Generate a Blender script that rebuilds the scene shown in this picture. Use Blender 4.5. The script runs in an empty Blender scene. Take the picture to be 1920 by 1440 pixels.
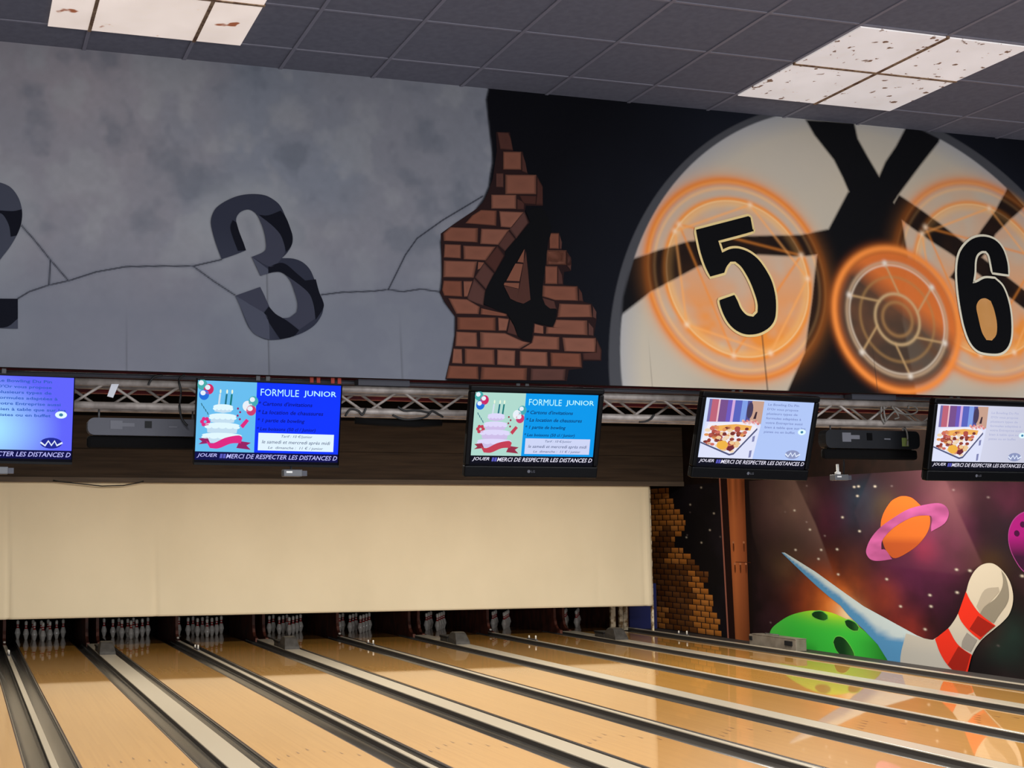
import bpy, bmesh, math, random
import numpy as np
from mathutils import Vector, Matrix
from mathutils.geometry import tessellate_polygon
random.seed(4); RNG = np.random.default_rng(7)
S = bpy.context.scene
COL = S.collection
PI = math.pi

# ------------------------------------------------------------------ room measures (metres)
# x runs across the lanes, y towards the pins (head pins at y = 0), z up (lane surface z = 0)
LANE_W = 1.0668
PW, PN = 1.7528, 1.5689            # lane pitch over a wide (ball return) and a narrow divider
CEIL = 5.05
XR, XL = 13.24, -6.2               # side walls
YB, YF = 1.45, -31.0               # wall behind the pins, wall behind the camera
TILE, TX0, TY0 = 0.6, -1.6437, -19.1765
FAS_Y, FAS_Z0, FAS_T = -18.844, 3.115, 0.19 / 1.93   # lane number fascia: y at the ceiling, bottom, lean

def lane_x(k):
    x = 0.0
    for i in range(1, k):
        x += PW if i % 2 else PN
    if k <= 0: x = -PN
    return x

# mural tracings, in metres on the mural itself: fascia (x, z), side wall (y, z)
D = {
 'concrete_edge': [(1.547,5.043),(1.527,4.972),(1.532,4.863),(1.538,4.755),(1.547,4.611),(1.542,4.538),(1.522,4.453),(1.509,4.381),(1.468,4.295),(1.402,4.208),(1.277,4.124),(1.178,4.048),(1.16,3.989),(1.163,3.903),(1.157,3.766),(1.14,3.669),(1.165,3.607),(1.231,3.521),(1.223,3.395),(1.195,3.271),(1.152,3.119)],
 'three': [(-0.233,3.803),(-0.266,3.895),(-0.289,3.982),(-0.294,4.04),(-0.277,4.093),(-0.251,4.128),(-0.197,4.168),(-0.124,4.203),(-0.043,4.22),(0.037,4.218),(0.095,4.192),(0.135,4.154),(0.166,4.085),(0.191,4.019),(0.204,3.968),(0.197,3.915),(0.168,3.866),(0.134,3.83),(0.204,3.831),(0.262,3.812),(0.306,3.77),(0.333,3.708),(0.36,3.629),(0.381,3.578),(0.383,3.534),(0.367,3.482),(0.325,3.426),(0.265,3.384),(0.191,3.352),(0.111,3.331),(0.038,3.326),(-0.018,3.344),(-0.068,3.385),(-0.095,3.434),(-0.129,3.526),(-0.155,3.584),(-0.003,3.645),(0.023,3.591),(0.05,3.527),(0.086,3.485),(0.128,3.461),(0.172,3.467),(0.217,3.501),(0.224,3.549),(0.212,3.607),(0.185,3.686),(0.157,3.725),(0.121,3.743),(0.077,3.739),(0.0,3.713),(-0.051,3.827),(0.014,3.857),(0.037,3.884),(0.037,3.935),(0.025,4.001),(-0.003,4.074),(-0.031,4.109),(-0.067,4.121),(-0.111,4.104),(-0.137,4.072),(-0.14,4.035),(-0.124,3.977),(-0.1,3.913),(-0.085,3.866),(-0.159,3.832)],
 'three_0b': [(-0.002,4.092),(0.056,4.092),(0.134,4.127),(0.166,4.085),(0.191,4.019),(0.204,3.968),(0.197,3.915),(0.161,3.869),(0.151,3.913),(0.127,3.978),(0.07,4.037)],
 'three_1b': [(-0.163,4.048),(-0.14,4.035),(-0.124,3.977),(-0.1,3.913),(-0.085,3.866),(-0.134,3.859),(-0.165,3.945),(-0.178,4.003)],
 'three_2m': [(-0.013,4.095),(0.07,4.037),(0.127,3.978),(0.151,3.913),(0.153,3.868),(0.134,3.83),(0.093,3.784),(0.049,3.774),(-0.051,3.827),(0.014,3.857),(0.037,3.884),(0.037,3.935),(0.025,4.001),(-0.003,4.074)],
 'three_3l': [(-0.051,3.827),(0.048,3.756),(0.048,3.73),(0.0,3.713)],
 'three_4b': [(0.049,3.771),(0.122,3.8),(0.166,3.788),(0.216,3.746),(0.274,3.698),(0.341,3.709),(0.36,3.629),(0.381,3.578),(0.383,3.534),(0.333,3.459),(0.324,3.539),(0.301,3.611),(0.251,3.66),(0.157,3.725),(0.121,3.743),(0.077,3.739),(0.048,3.734)],
 'three_5b': [(0.017,3.489),(0.047,3.527),(0.086,3.485),(0.128,3.461),(0.164,3.438),(0.228,3.39),(0.191,3.352),(0.111,3.331),(0.048,3.426)],
 'three_6m': [(0.157,3.725),(0.251,3.66),(0.301,3.611),(0.324,3.539),(0.33,3.466),(0.228,3.393),(0.164,3.441),(0.128,3.461),(0.172,3.467),(0.217,3.501),(0.224,3.549),(0.212,3.607),(0.185,3.686)],
 'three_7m': [(-0.155,3.584),(-0.003,3.645),(0.047,3.534),(0.013,3.49)],
 'three_8l': [(-0.155,3.584),(0.013,3.49),(0.044,3.425),(0.046,3.326),(-0.018,3.344),(-0.068,3.385),(-0.129,3.526)],
 'two': [(-1.661,4.008),(-1.662,4.071),(-1.635,4.136),(-1.583,4.175),(-1.531,4.187),(-1.472,4.172),(-1.435,4.143),(-1.405,4.095),(-1.389,4.04),(-1.386,3.991),(-1.394,3.934),(-1.415,3.876),(-1.453,3.804),(-1.504,3.728),(-1.541,3.654),(-1.572,3.584),(-1.59,3.501),(-1.403,3.507),(-1.4,3.335),(-1.707,3.333),(-1.703,3.448),(-1.68,3.551),(-1.631,3.649),(-1.582,3.748),(-1.544,3.834),(-1.533,3.904),(-1.534,3.96),(-1.554,3.987),(-1.58,3.992),(-1.592,3.97)],
 'two_0b': [(-1.548,4.019),(-1.502,4.018),(-1.436,4.019),(-1.389,4.033),(-1.386,3.991),(-1.394,3.934),(-1.415,3.876),(-1.447,3.867),(-1.455,3.923),(-1.475,3.971),(-1.502,4.001),(-1.548,4.008)],
 'two_1b': [(-1.5,3.503),(-1.403,3.507),(-1.401,3.393),(-1.458,3.343),(-1.535,3.334),(-1.563,3.42)],
 'crack_0': [(-1.404,3.509),(-1.34,3.553),(-1.237,3.595),(-1.118,3.629),(-0.967,3.688),(-0.799,3.728),(-0.598,3.743),(-0.403,3.753)],
 'crack_1': [(-1.389,3.939),(-1.329,3.873),(-1.284,3.819),(-1.226,3.746),(-1.124,3.629)],
 'crack_2': [(-1.226,3.746),(-1.231,3.599)],
 'crack_3': [(-0.403,3.753),(-0.283,3.669),(-0.157,3.59)],
 'crack_4': [(-0.403,3.753),(-0.233,3.802)],
 'crack_5': [(0.374,3.616),(0.502,3.638),(0.706,3.655),(0.803,3.67),(0.896,3.661),(1.018,3.684),(1.151,3.67)],
 'crack_6': [(0.803,3.67),(0.855,3.767),(0.924,3.897),(1.006,4.008),(1.182,4.137),(1.463,4.314)],
 'seams': [(-0.794,3.14),(0.043,3.135),(0.87,3.15),(2.56,3.156),(3.411,3.145),(4.269,3.143)],
 'bricks': [('d',[(1.586,4.755),(1.666,4.758),(1.681,4.718),(1.692,4.637),(1.6,4.637)]),('n',[(1.62,4.625),(1.749,4.634),(1.741,4.509),(1.612,4.501)]),('s',[(1.751,4.632),(1.773,4.562),(1.782,4.488),(1.744,4.499)]),('d',[(1.562,4.475),(1.614,4.478),(1.608,4.381),(1.556,4.379)]),('n',[(1.624,4.47),(1.845,4.485),(1.836,4.351),(1.615,4.336)]),('s',[(1.848,4.473),(1.884,4.408),(1.876,4.279),(1.827,4.276),(1.839,4.344)]),('s',[(1.712,4.336),(1.838,4.341),(1.828,4.283),(1.737,4.283)]),('n',[(1.518,4.328),(1.695,4.339),(1.689,4.243),(1.513,4.233)]),('s',[(1.697,4.314),(1.748,4.291),(1.741,4.243),(1.692,4.24)]),('n',[(1.444,4.222),(1.553,4.224),(1.543,4.121),(1.329,4.124),(1.38,4.18)]),('n',[(1.567,4.222),(1.74,4.227),(1.65,4.114),(1.571,4.116)]),('n',[(1.227,4.094),(1.419,4.1),(1.41,4.004),(1.178,4.0),(1.178,4.049)]),('n',[(1.436,4.098),(1.635,4.105),(1.549,3.996),(1.423,3.995)]),('n',[(1.184,3.981),(1.295,3.984),(1.29,3.893),(1.173,3.893)]),('n',[(1.308,3.979),(1.532,3.985),(1.458,3.889),(1.306,3.888)]),('n',[(1.909,4.097),(1.976,4.1),(1.968,3.994),(1.902,3.992)]),('s',[(1.978,4.098),(1.993,4.039),(1.986,3.995),(1.971,3.994)]),('n',[(1.884,3.983),(2.021,3.989),(2.014,3.89),(1.877,3.884)]),('s',[(2.022,3.981),(2.049,3.942),(2.049,3.889),(2.015,3.887)]),('n',[(1.172,3.875),(1.4,3.881),(1.37,3.772),(1.163,3.765)]),('n',[(1.404,3.878),(1.447,3.877),(1.414,3.833),(1.397,3.825)]),('n',[(1.165,3.746),(1.288,3.749),(1.286,3.646),(1.163,3.647),(1.152,3.684)]),('n',[(1.298,3.749),(1.359,3.752),(1.319,3.648),(1.296,3.646)]),('n',[(1.189,3.634),(1.315,3.633),(1.4,3.587),(1.39,3.539),(1.237,3.535)]),('n',[(1.404,3.58),(1.579,3.549),(1.578,3.534),(1.399,3.539)]),('n',[(1.242,3.516),(1.503,3.524),(1.498,3.438),(1.238,3.434)]),('n',[(1.517,3.525),(1.591,3.519),(1.569,3.441),(1.515,3.439)]),('s',[(1.598,3.519),(1.622,3.475),(1.642,3.411),(1.572,3.428)]),('n',[(1.231,3.424),(1.37,3.423),(1.368,3.331),(1.219,3.329)]),('n',[(1.387,3.427),(1.558,3.427),(1.677,3.378),(1.727,3.37),(1.653,3.329),(1.384,3.326)]),('n',[(1.751,3.419),(1.93,3.416),(1.924,3.332),(1.663,3.328),(1.734,3.37)]),('n',[(1.947,3.414),(2.185,3.419),(2.184,3.325),(1.954,3.323)]),('s',[(2.191,3.413),(2.217,3.342),(2.208,3.274),(2.082,3.273),(2.079,3.315),(2.184,3.322)]),('n',[(1.208,3.316),(1.264,3.315),(1.262,3.221),(1.193,3.222)]),('n',[(1.281,3.319),(1.481,3.319),(1.478,3.221),(1.276,3.221)]),('n',[(1.498,3.32),(1.622,3.318),(1.612,3.219),(1.491,3.222)]),('n',[(1.649,3.316),(1.84,3.316),(1.837,3.223),(1.643,3.223)]),('n',[(1.857,3.314),(2.072,3.315),(2.072,3.224),(1.854,3.224)]),('n',[(1.17,3.208),(1.367,3.208),(1.366,3.127),(1.149,3.127)]),('n',[(1.384,3.206),(1.696,3.209),(1.687,3.13),(1.372,3.125)]),('d',[(1.716,3.207),(1.96,3.211),(1.947,3.137),(1.708,3.13)]),('n',[(1.88,3.98),(2.021,3.987),(2.014,3.891),(1.873,3.885)]),('s',[(2.022,3.982),(2.051,3.927),(2.042,3.853),(2.015,3.888)]),('n',[(1.862,3.877),(1.95,3.88),(1.941,3.759),(1.854,3.756)]),('s',[(1.953,3.878),(1.977,3.823),(1.979,3.761),(1.944,3.759)]),('n',[(1.836,3.747),(2.081,3.753),(2.08,3.657),(1.916,3.653),(1.827,3.675)]),('s',[(2.089,3.743),(2.109,3.711),(2.112,3.655),(2.082,3.656)]),('s',[(1.827,3.668),(1.912,3.648),(1.922,3.598),(1.877,3.596),(1.844,3.62)]),('n',[(1.942,3.634),(2.167,3.638),(2.171,3.553),(1.922,3.542)]),('s',[(2.179,3.629),(2.202,3.59),(2.195,3.544),(2.173,3.553)]),('n',[(1.914,3.529),(2.134,3.532),(2.13,3.434),(1.834,3.432),(1.841,3.477),(1.886,3.473)]),('s',[(2.139,3.522),(2.172,3.484),(2.168,3.432),(2.132,3.434)]),('n',[(1.763,3.495),(1.824,3.482),(1.821,3.431),(1.754,3.435)]),('s',[(1.744,4.23),(1.767,4.158),(1.673,4.043),(1.628,4.103),(1.718,4.205)]),('s',[(1.624,4.099),(1.669,4.043),(1.591,3.956),(1.547,3.993)]),('s',[(1.542,3.993),(1.586,3.93),(1.514,3.812),(1.447,3.88)]),('s',[(1.444,3.877),(1.509,3.809),(1.447,3.699),(1.374,3.776)]),('s',[(1.37,3.772),(1.443,3.695),(1.423,3.595),(1.381,3.606),(1.322,3.628),(1.316,3.641)]),('n',[(1.723,3.978),(1.711,3.888),(1.67,3.892)]),('n',[(1.706,3.878),(1.675,3.765),(1.586,3.764),(1.655,3.879)]),('n',[(1.572,3.75),(1.673,3.752),(1.666,3.716),(1.567,3.734)]),('s',[(1.733,3.962),(1.743,3.648),(1.693,3.62),(1.646,3.631),(1.672,3.723),(1.71,3.882)]),('s',[(1.567,3.73),(1.668,3.713),(1.646,3.631),(1.606,3.648)])],
 'mortar': [(1.579,4.754),(1.677,4.762),(1.693,4.634),(1.76,4.636),(1.785,4.485),(1.848,4.483),(1.885,4.408),(1.876,4.276),(1.757,4.271),(1.747,4.23),(1.777,4.159),(1.679,4.033),(1.589,3.921),(1.521,3.813),(1.462,3.732),(1.439,3.679),(1.427,3.601),(1.58,3.553),(1.642,3.415),(1.731,3.376),(1.757,3.5),(1.883,3.479),(1.925,3.591),(1.827,3.672),(1.84,3.764),(1.884,3.984),(1.909,4.101),(1.98,4.105),(1.989,3.992),(2.024,3.991),(2.049,3.896),(2.042,3.853),(1.993,3.844),(1.983,3.758),(2.084,3.756),(2.119,3.652),(2.174,3.642),(2.202,3.551),(2.172,3.432),(2.185,3.423),(2.221,3.343),(2.212,3.271),(2.082,3.267),(2.078,3.218),(1.98,3.205),(1.961,3.134),(1.146,3.123),(1.205,3.319),(1.228,3.427),(1.232,3.516),(1.174,3.596),(1.138,3.664),(1.153,3.697),(1.162,3.877),(1.164,4.048),(1.241,4.105),(1.417,4.228),(1.46,4.271),(1.499,4.34),(1.539,4.437),(1.578,4.628)],
 'four': [(1.751,4.237),(1.777,4.159),(1.673,4.043),(1.591,3.956),(1.59,3.927),(1.514,3.812),(1.462,3.732),(1.439,3.679),(1.426,3.608),(1.506,3.573),(1.579,3.55),(1.604,3.513),(1.628,3.469),(1.642,3.411),(1.677,3.387),(1.731,3.376),(1.741,3.415),(1.757,3.5),(1.767,3.503),(1.883,3.479),(1.91,3.526),(1.925,3.591),(1.877,3.596),(1.844,3.62),(1.827,3.672),(1.84,3.764),(1.861,3.863),(1.884,3.984),(1.899,4.051),(1.92,4.101),(1.909,4.194),(1.868,4.265)],
 'four_hole': [(1.727,3.981),(1.67,3.892),(1.586,3.761),(1.564,3.743),(1.606,3.648),(1.646,3.631),(1.693,3.62),(1.743,3.648),(1.742,3.844),(1.733,3.962)],
 'five': [(2.978,4.185),(3.389,4.306),(3.405,4.298),(3.413,4.216),(3.398,4.196),(3.139,4.118),(3.16,4.037),(3.231,4.068),(3.299,4.072),(3.373,4.049),(3.437,4.002),(3.489,3.928),(3.523,3.852),(3.538,3.753),(3.531,3.661),(3.511,3.591),(3.462,3.536),(3.381,3.495),(3.287,3.484),(3.214,3.507),(3.16,3.554),(3.125,3.62),(3.107,3.687),(3.109,3.71),(3.223,3.75),(3.243,3.709),(3.263,3.657),(3.301,3.617),(3.351,3.607),(3.388,3.639),(3.394,3.693),(3.384,3.753),(3.352,3.851),(3.302,3.941),(3.255,3.981),(3.217,3.978),(3.184,3.942),(3.162,3.899),(3.054,3.867),(3.024,3.934),(2.999,4.024),(2.984,4.122)],
 'six': [(5.486,4.009),(5.491,4.1),(5.468,4.198),(5.41,4.26),(5.316,4.28),(5.216,4.257),(5.13,4.194),(5.076,4.118),(5.045,4.01),(5.033,3.872),(5.035,3.727),(5.048,3.6),(5.079,3.498),(5.136,3.44),(5.228,3.424),(5.324,3.431),(5.394,3.477),(5.436,3.559),(5.457,3.689),(5.453,3.811),(5.422,3.915),(5.363,3.97),(5.277,3.969),(5.205,3.937),(5.165,3.927),(5.191,4.002),(5.21,4.092),(5.237,4.143),(5.28,4.17),(5.319,4.172),(5.342,4.141),(5.35,4.067),(5.352,4.018)],
 'six_hole': [(5.203,3.808),(5.253,3.822),(5.298,3.804),(5.317,3.74),(5.325,3.643),(5.307,3.562),(5.262,3.517),(5.215,3.519),(5.186,3.574),(5.172,3.669),(5.167,3.757)],
 'disc': (4.301,3.192,1.954,1.954,0.0),
 'disce': (4.197,3.348,1.901,1.763,-2.495),
 'rim': (4.33,3.127,2.102,2.051,-1.018),
 'ring5': (3.273,3.87,0.681,0.676,-1.282),
 'ring5b': (3.273,3.892,0.549,0.537,-2.271),
 'shield': (4.5,3.64,0.513,0.489,-0.801),
 'shieldb': (4.497,3.646,0.418,0.392,-1.027),
 'shieldc': (4.483,3.657,0.185,0.176,-1.964),
 'ring6': (5.257,3.963,0.726,0.726,0.0),
 'ring6b': (5.219,3.9,0.567,0.567,0.0),
 'spoke_0': [(3.932,5.048),(4.335,5.06),(4.349,4.941),(4.414,4.814),(4.491,4.675),(4.637,4.548),(4.52,4.403),(4.432,4.293),(4.314,4.286),(4.186,4.64),(4.129,4.766),(3.991,4.938)],
 'spoke_1': [(4.77,5.064),(5.086,5.064),(5.039,4.972),(4.841,4.768),(4.637,4.548),(4.476,4.4),(4.39,4.524),(4.491,4.675),(4.558,4.786),(4.666,4.914)],
 'spoke_2': [(4.637,4.548),(4.755,4.484),(4.949,4.365),(5.114,4.251),(5.307,4.111),(5.727,3.83),(5.703,3.685),(5.284,3.966),(5.02,4.134),(4.866,4.216),(4.729,4.299),(4.537,4.417)],
 'spoke_3': [(5.642,4.734),(5.461,4.492),(5.312,4.336),(5.16,4.155),(4.979,3.963),(5.063,3.915),(5.313,4.151),(5.43,4.303),(5.593,4.434),(5.863,4.628),(5.887,4.766)],
 'spoke_4': [(2.437,3.939),(2.671,4.025),(2.916,4.105),(3.368,4.169),(3.788,4.202),(4.23,4.306),(4.204,4.113),(3.769,4.043),(3.436,4.039),(2.978,3.933),(2.606,3.74),(2.372,3.573)],
 'spoke_5': [(4.216,4.538),(4.473,4.654),(4.64,4.411),(4.65,4.1),(4.54,3.636),(4.586,3.041),(3.504,3.016),(3.724,3.382),(3.827,3.754),(3.911,4.096)],
 'brick_edge': [(-0.621,3.135),(-1.362,3.083),(-1.799,2.69),(-2.129,2.39),(-1.969,2.176),(-1.807,1.96),(-1.895,1.746),(-2.424,1.649),(-2.649,1.444),(-2.958,1.169),(-2.856,1.011),(-3.16,0.744),(-2.947,0.604),(-3.322,0.474),(-3.221,0.266),(-3.346,0.123),(-3.282,-0.209)],
 'pinkline': [(-3.463,3.222),(-3.48,3.119),(-3.575,-0.084)],
 'column': [(-3.717,3.237),(-4.307,3.214),(-4.308,-0.046),(-3.82,-0.088)],
 'column_dark': [(-3.487,3.247),(-3.73,3.237),(-3.82,-0.088),(-3.577,-0.108)],
 'column_shade': [(-4.315,3.213),(-4.452,3.208),(-4.419,-0.037),(-4.316,-0.046)],
 'rivets': [(-3.868,1.925),(-4.22,1.928),(-3.894,1.502),(-4.077,1.506),(-4.266,1.511)],
 'stars_left': [(-2.776,3.052),(-2.342,2.706),(-3.21,2.51),(-3.044,2.17),(-2.156,2.016),(-2.719,1.91)],
 'beam_0': [(-4.387,3.359),(-5.844,3.193),(-6.43,2.302),(-6.883,1.409),(-7.201,0.914),(-4.928,0.993),(-4.486,2.106)],
 'beam_1': [(-8.03,3.283),(-9.577,3.121),(-9.886,2.447),(-10.31,1.639),(-9.818,1.463),(-7.916,1.577),(-7.442,2.481)],
 'green_ball': [(-4.936,0.192),(-5.008,0.307),(-5.207,0.43),(-5.593,0.595),(-6.084,0.704),(-6.436,0.729),(-6.775,0.713),(-7.165,0.622),(-7.579,0.467),(-7.816,0.318),(-8.008,0.169),(-8.228,-0.096),(-8.291,-0.32),(-7.343,-0.567),(-5.761,-0.604),(-4.962,-0.227),(-4.898,0.001)],
 'ball_hole_0': [(-6.222,0.664),(-6.319,0.707),(-6.504,0.719),(-6.648,0.661),(-6.651,0.603),(-6.54,0.566),(-6.357,0.584),(-6.243,0.621)],
 'ball_hole_1': [(-7.109,0.59),(-7.208,0.618),(-7.376,0.58),(-7.46,0.508),(-7.432,0.453),(-7.304,0.447),(-7.157,0.507)],
 'ball_hole_2': [(-6.782,0.205),(-6.848,0.29),(-6.971,0.314),(-7.099,0.274),(-7.221,0.17),(-7.31,0.05),(-7.293,-0.036),(-7.164,-0.056),(-6.993,-0.022),(-6.845,0.08)],
 'streak': [(-5.402,1.749),(-5.499,1.751),(-6.364,1.424),(-7.109,1.093),(-7.606,0.877),(-8.046,0.736),(-8.839,0.481),(-9.252,0.39),(-9.21,-0.216),(-8.33,-0.315),(-8.192,-0.046),(-7.914,0.257),(-7.6,0.469),(-7.213,0.697),(-7.006,0.857),(-6.725,0.988),(-6.394,1.164),(-6.077,1.347)],
 'wall_pin': [(-9.941,1.228),(-10.008,1.386),(-10.111,1.529),(-10.246,1.631),(-10.393,1.674),(-10.535,1.659),(-10.686,1.561),(-10.797,1.416),(-10.844,1.243),(-10.824,1.08),(-10.745,0.928),(-10.615,0.811),(-10.486,0.721),(-10.281,0.582),(-10.166,0.49),(-10.047,0.355),(-9.964,0.223),(-9.919,0.107),(-9.871,-0.051),(-9.843,-0.319),(-9.153,-0.403),(-8.416,-0.343),(-8.446,0.108),(-8.6,0.494),(-9.111,0.439),(-9.253,0.472),(-9.519,0.636),(-9.664,0.774),(-9.768,0.909),(-9.855,1.069)],
 'pin_shadow': [(-10.652,1.574),(-10.731,1.467),(-10.769,1.266),(-10.731,1.102),(-10.552,0.902),(-10.456,0.787),(-10.316,0.832),(-10.195,0.907),(-10.294,1.023),(-10.499,1.144),(-10.632,1.287),(-10.676,1.425)],
 'pin_shadow_b': [(-10.311,1.273),(-10.582,1.326),(-10.595,1.258),(-10.388,1.084),(-10.196,0.921),(-10.13,1.014)],
 'pin_red_0': [(-9.941,1.228),(-10.025,1.092),(-10.196,0.914),(-10.489,0.755),(-10.321,0.64),(-10.168,0.518),(-9.974,0.628),(-9.815,0.771),(-9.757,0.88)],
 'pin_red_1': [(-9.539,0.645),(-9.679,0.45),(-9.824,0.349),(-9.996,0.281),(-9.939,0.137),(-9.871,-0.051),(-9.852,-0.179),(-9.683,-0.044),(-9.481,0.077),(-9.337,0.249),(-9.242,0.457)],
 'pin_red_0d': [(-10.157,0.877),(-10.47,0.747),(-10.34,0.655),(-10.189,0.561),(-9.977,0.67)],
 'pin_red_1d': [(-9.732,0.384),(-9.968,0.279),(-9.858,0.031),(-9.756,-0.078),(-9.683,-0.044),(-9.49,0.078)],
 'pin_grey': [(-9.917,0.609),(-10.113,0.513),(-9.971,0.321),(-9.788,0.374),(-9.814,0.475)],
 'planet': [(-8.111,2.233),(-8.19,2.441),(-8.372,2.63),(-8.523,2.7),(-8.669,2.725),(-8.83,2.704),(-8.947,2.647),(-9.134,2.5),(-9.252,2.371),(-9.21,2.174),(-9.02,1.975),(-8.771,1.829),(-8.435,1.707),(-8.272,1.777),(-8.156,1.937)],
 'planet_ring': [(-7.737,1.842),(-7.859,2.024),(-8.088,2.204),(-8.417,2.365),(-8.776,2.506),(-9.139,2.571),(-9.45,2.593),(-9.615,2.534),(-9.664,2.423),(-9.56,2.271),(-9.266,2.146),(-9.271,2.23),(-9.298,2.343),(-9.244,2.399),(-8.929,2.389),(-8.64,2.304),(-8.362,2.174),(-8.138,1.996),(-8.107,1.848),(-8.213,1.835),(-8.351,1.69),(-8.051,1.654),(-7.857,1.665),(-7.752,1.737)],
 'purple_ball': [(-10.825,2.095),(-10.868,2.225),(-10.966,2.342),(-11.118,2.418),(-11.327,2.44),(-11.523,2.349),(-11.585,2.148),(-11.552,1.897),(-11.396,1.668),(-11.183,1.548),(-11.028,1.607),(-10.894,1.784),(-10.831,1.939)],
 'purple_holes': [(-10.975,2.121),(-11.093,2.25)],
 'stars': [(-7.607,2.918),(-8.018,2.904),(-7.569,2.754),(-7.159,2.391),(-5.833,2.532),(-6.257,2.178),(-7.583,2.15),(-5.819,1.805),(-6.463,1.653),(-6.547,1.816),(-6.981,1.394),(-9.759,1.559),(-10.03,1.551),(-8.198,1.355),(-8.494,0.923),(-9.166,1.138),(-9.177,0.962),(-9.746,1.207),(-11.024,1.504),(-7.497,2.912),(-6.981,1.832),(-9.023,0.591)],
 'blobs': [(-7.584,2.57,0.72,0.503,(38,62,80),0.9),(-8.301,2.513,0.435,0.31,(84,78,34),0.7),(-6.664,2.491,0.846,0.571,(70,24,44),0.8),(-9.296,2.033,0.99,0.76,(122,48,88),0.85),(-9.683,2.699,0.49,0.375,(140,92,98),0.6),(-8.657,1.337,1.045,0.779,(84,32,66),0.85),(-9.11,1.862,0.347,0.255,(150,44,74),0.7),(-10.802,2.121,0.673,0.549,(24,28,40),0.9),(-10.943,2.706,0.527,0.43,(96,40,66),0.8),(-10.692,0.558,0.581,0.468,(30,54,48),0.8),(-10.414,1.642,0.454,0.359,(72,52,24),0.7),(-5.686,2.703,0.769,0.496,(135,105,92),0.5),(-5.612,1.516,0.694,0.445,(105,82,56),0.45),(-8.604,0.56,0.536,0.388,(150,52,40),0.8),(-10.196,0.757,0.412,0.32,(70,30,32),0.7),(-7.381,1.563,0.665,0.458,(60,40,34),0.6),(-6.778,0.891,1.031,0.704,(196,84,30),0.75),(-6.914,0.806,0.623,0.419,(238,140,60),0.9),(-7.216,0.713,0.354,0.239,(245,225,180),0.95),(-8.139,1.053,0.5,0.353,(150,62,36),0.6)],
}

# ------------------------------------------------------------------ materials
def lin(c):
    c = np.asarray(c, float) / 255.0
    return np.where(c <= 0.04045, c / 12.92, ((c + 0.055) / 1.055) ** 2.4)

def mat(name, col=(128, 128, 128), rough=0.6, metal=0.0, spec=0.5, coat=0.0, coat_rough=0.05):
    m = bpy.data.materials.new(name); m.use_nodes = True
    b = m.node_tree.nodes['Principled BSDF']
    b.inputs['Base Color'].default_value = (*lin(col), 1)
    b.inputs['Roughness'].default_value = rough
    b.inputs['Metallic'].default_value = metal
    b.inputs['Specular IOR Level'].default_value = spec
    b.inputs['Coat Weight'].default_value = coat
    b.inputs['Coat Roughness'].default_value = coat_rough
    return m

def nodes(m): return m.node_tree.nodes, m.node_tree.links, m.node_tree.nodes['Principled BSDF']

def mottle(m, c0, c1, scale=6.0, detail=4.0, stretch=(1, 1, 1), lo=0.35, hi=0.65, bump=0.0):
    n, l, b = nodes(m)
    tc = n.new('ShaderNodeTexCoord'); mp = n.new('ShaderNodeMapping'); mp.inputs['Scale'].default_value = stretch
    no = n.new('ShaderNodeTexNoise'); no.inputs['Scale'].default_value = scale; no.inputs['Detail'].default_value = detail
    cr = n.new('ShaderNodeValToRGB'); cr.color_ramp.elements[0].position = lo; cr.color_ramp.elements[1].position = hi
    cr.color_ramp.elements[0].color = (*lin(c0), 1); cr.color_ramp.elements[1].color = (*lin(c1), 1)
    l.new(tc.outputs['Object'], mp.inputs['Vector']); l.new(mp.outputs['Vector'], no.inputs['Vector'])
    l.new(no.outputs['Fac'], cr.inputs['Fac']); l.new(cr.outputs['Color'], b.inputs['Base Color'])
    if bump:
        bp = n.new('ShaderNodeBump'); bp.inputs['Strength'].default_value = bump; bp.inputs['Distance'].default_value = 0.01
        l.new(no.outputs['Fac'], bp.inputs['Height']); l.new(bp.outputs['Normal'], b.inputs['Normal'])
    return m

def vcol_mat(name, rough=0.65, spec=0.25, emit=False, strength=1.0):
    m = bpy.data.materials.new(name); m.use_nodes = True
    n, l, b = nodes(m)
    a = n.new('ShaderNodeAttribute'); a.attribute_name = 'Paint'
    b.inputs['Roughness'].default_value = rough; b.inputs['Specular IOR Level'].default_value = spec
    if emit:
        b.inputs['Base Color'].default_value = (0.005, 0.005, 0.006, 1)
        l.new(a.outputs['Color'], b.inputs['Emission Color']); b.inputs['Emission Strength'].default_value = strength
    else:
        l.new(a.outputs['Color'], b.inputs['Base Color'])
    return m

M = {}
M['paint'] = vcol_mat('mural_paint', rough=0.75, spec=0.06)
M['screen'] = vcol_mat('lit_screen', rough=0.9, spec=0.0, emit=True, strength=1.0)
M['black'] = mat('black_plastic', (4, 4, 5), 0.4, spec=0.12)
M['blackmatt'] = mat('matt_black', (10, 9, 9), 0.9, spec=0.1)
M['cable'] = mat('black_rubber', (14, 13, 13), 0.6)
M['greycable'] = mat('grey_cable', (112, 107, 100), 0.6)
M['alu'] = mottle(mat('dull_aluminium', (150, 142, 135), 0.5, metal=0.2), (128, 119, 112), (160, 150, 142), 14, 3)
M['steel'] = mat('grey_steel', (86, 86, 88), 0.5, metal=0.2)
M['greyplastic'] = mat('grey_plastic', (62, 62, 70), 0.6)
M['darkgrey'] = mat('charcoal_casing', (24, 25, 28), 0.6, spec=0.2)
M['label'] = mat('faded_label', (96, 96, 102), 0.8)
M['paper'] = mat('white_paper', (190, 190, 195), 0.8)
M['white'] = mat('white_plastic', (215, 212, 205), 0.5)
M['redtape'] = mat('red_strap', (176, 62, 44), 0.7)
M['redbeam'] = mottle(mat('dark_red_paint', (70, 14, 18), 0.8), (74, 12, 17), (110, 20, 25), 5)
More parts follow.
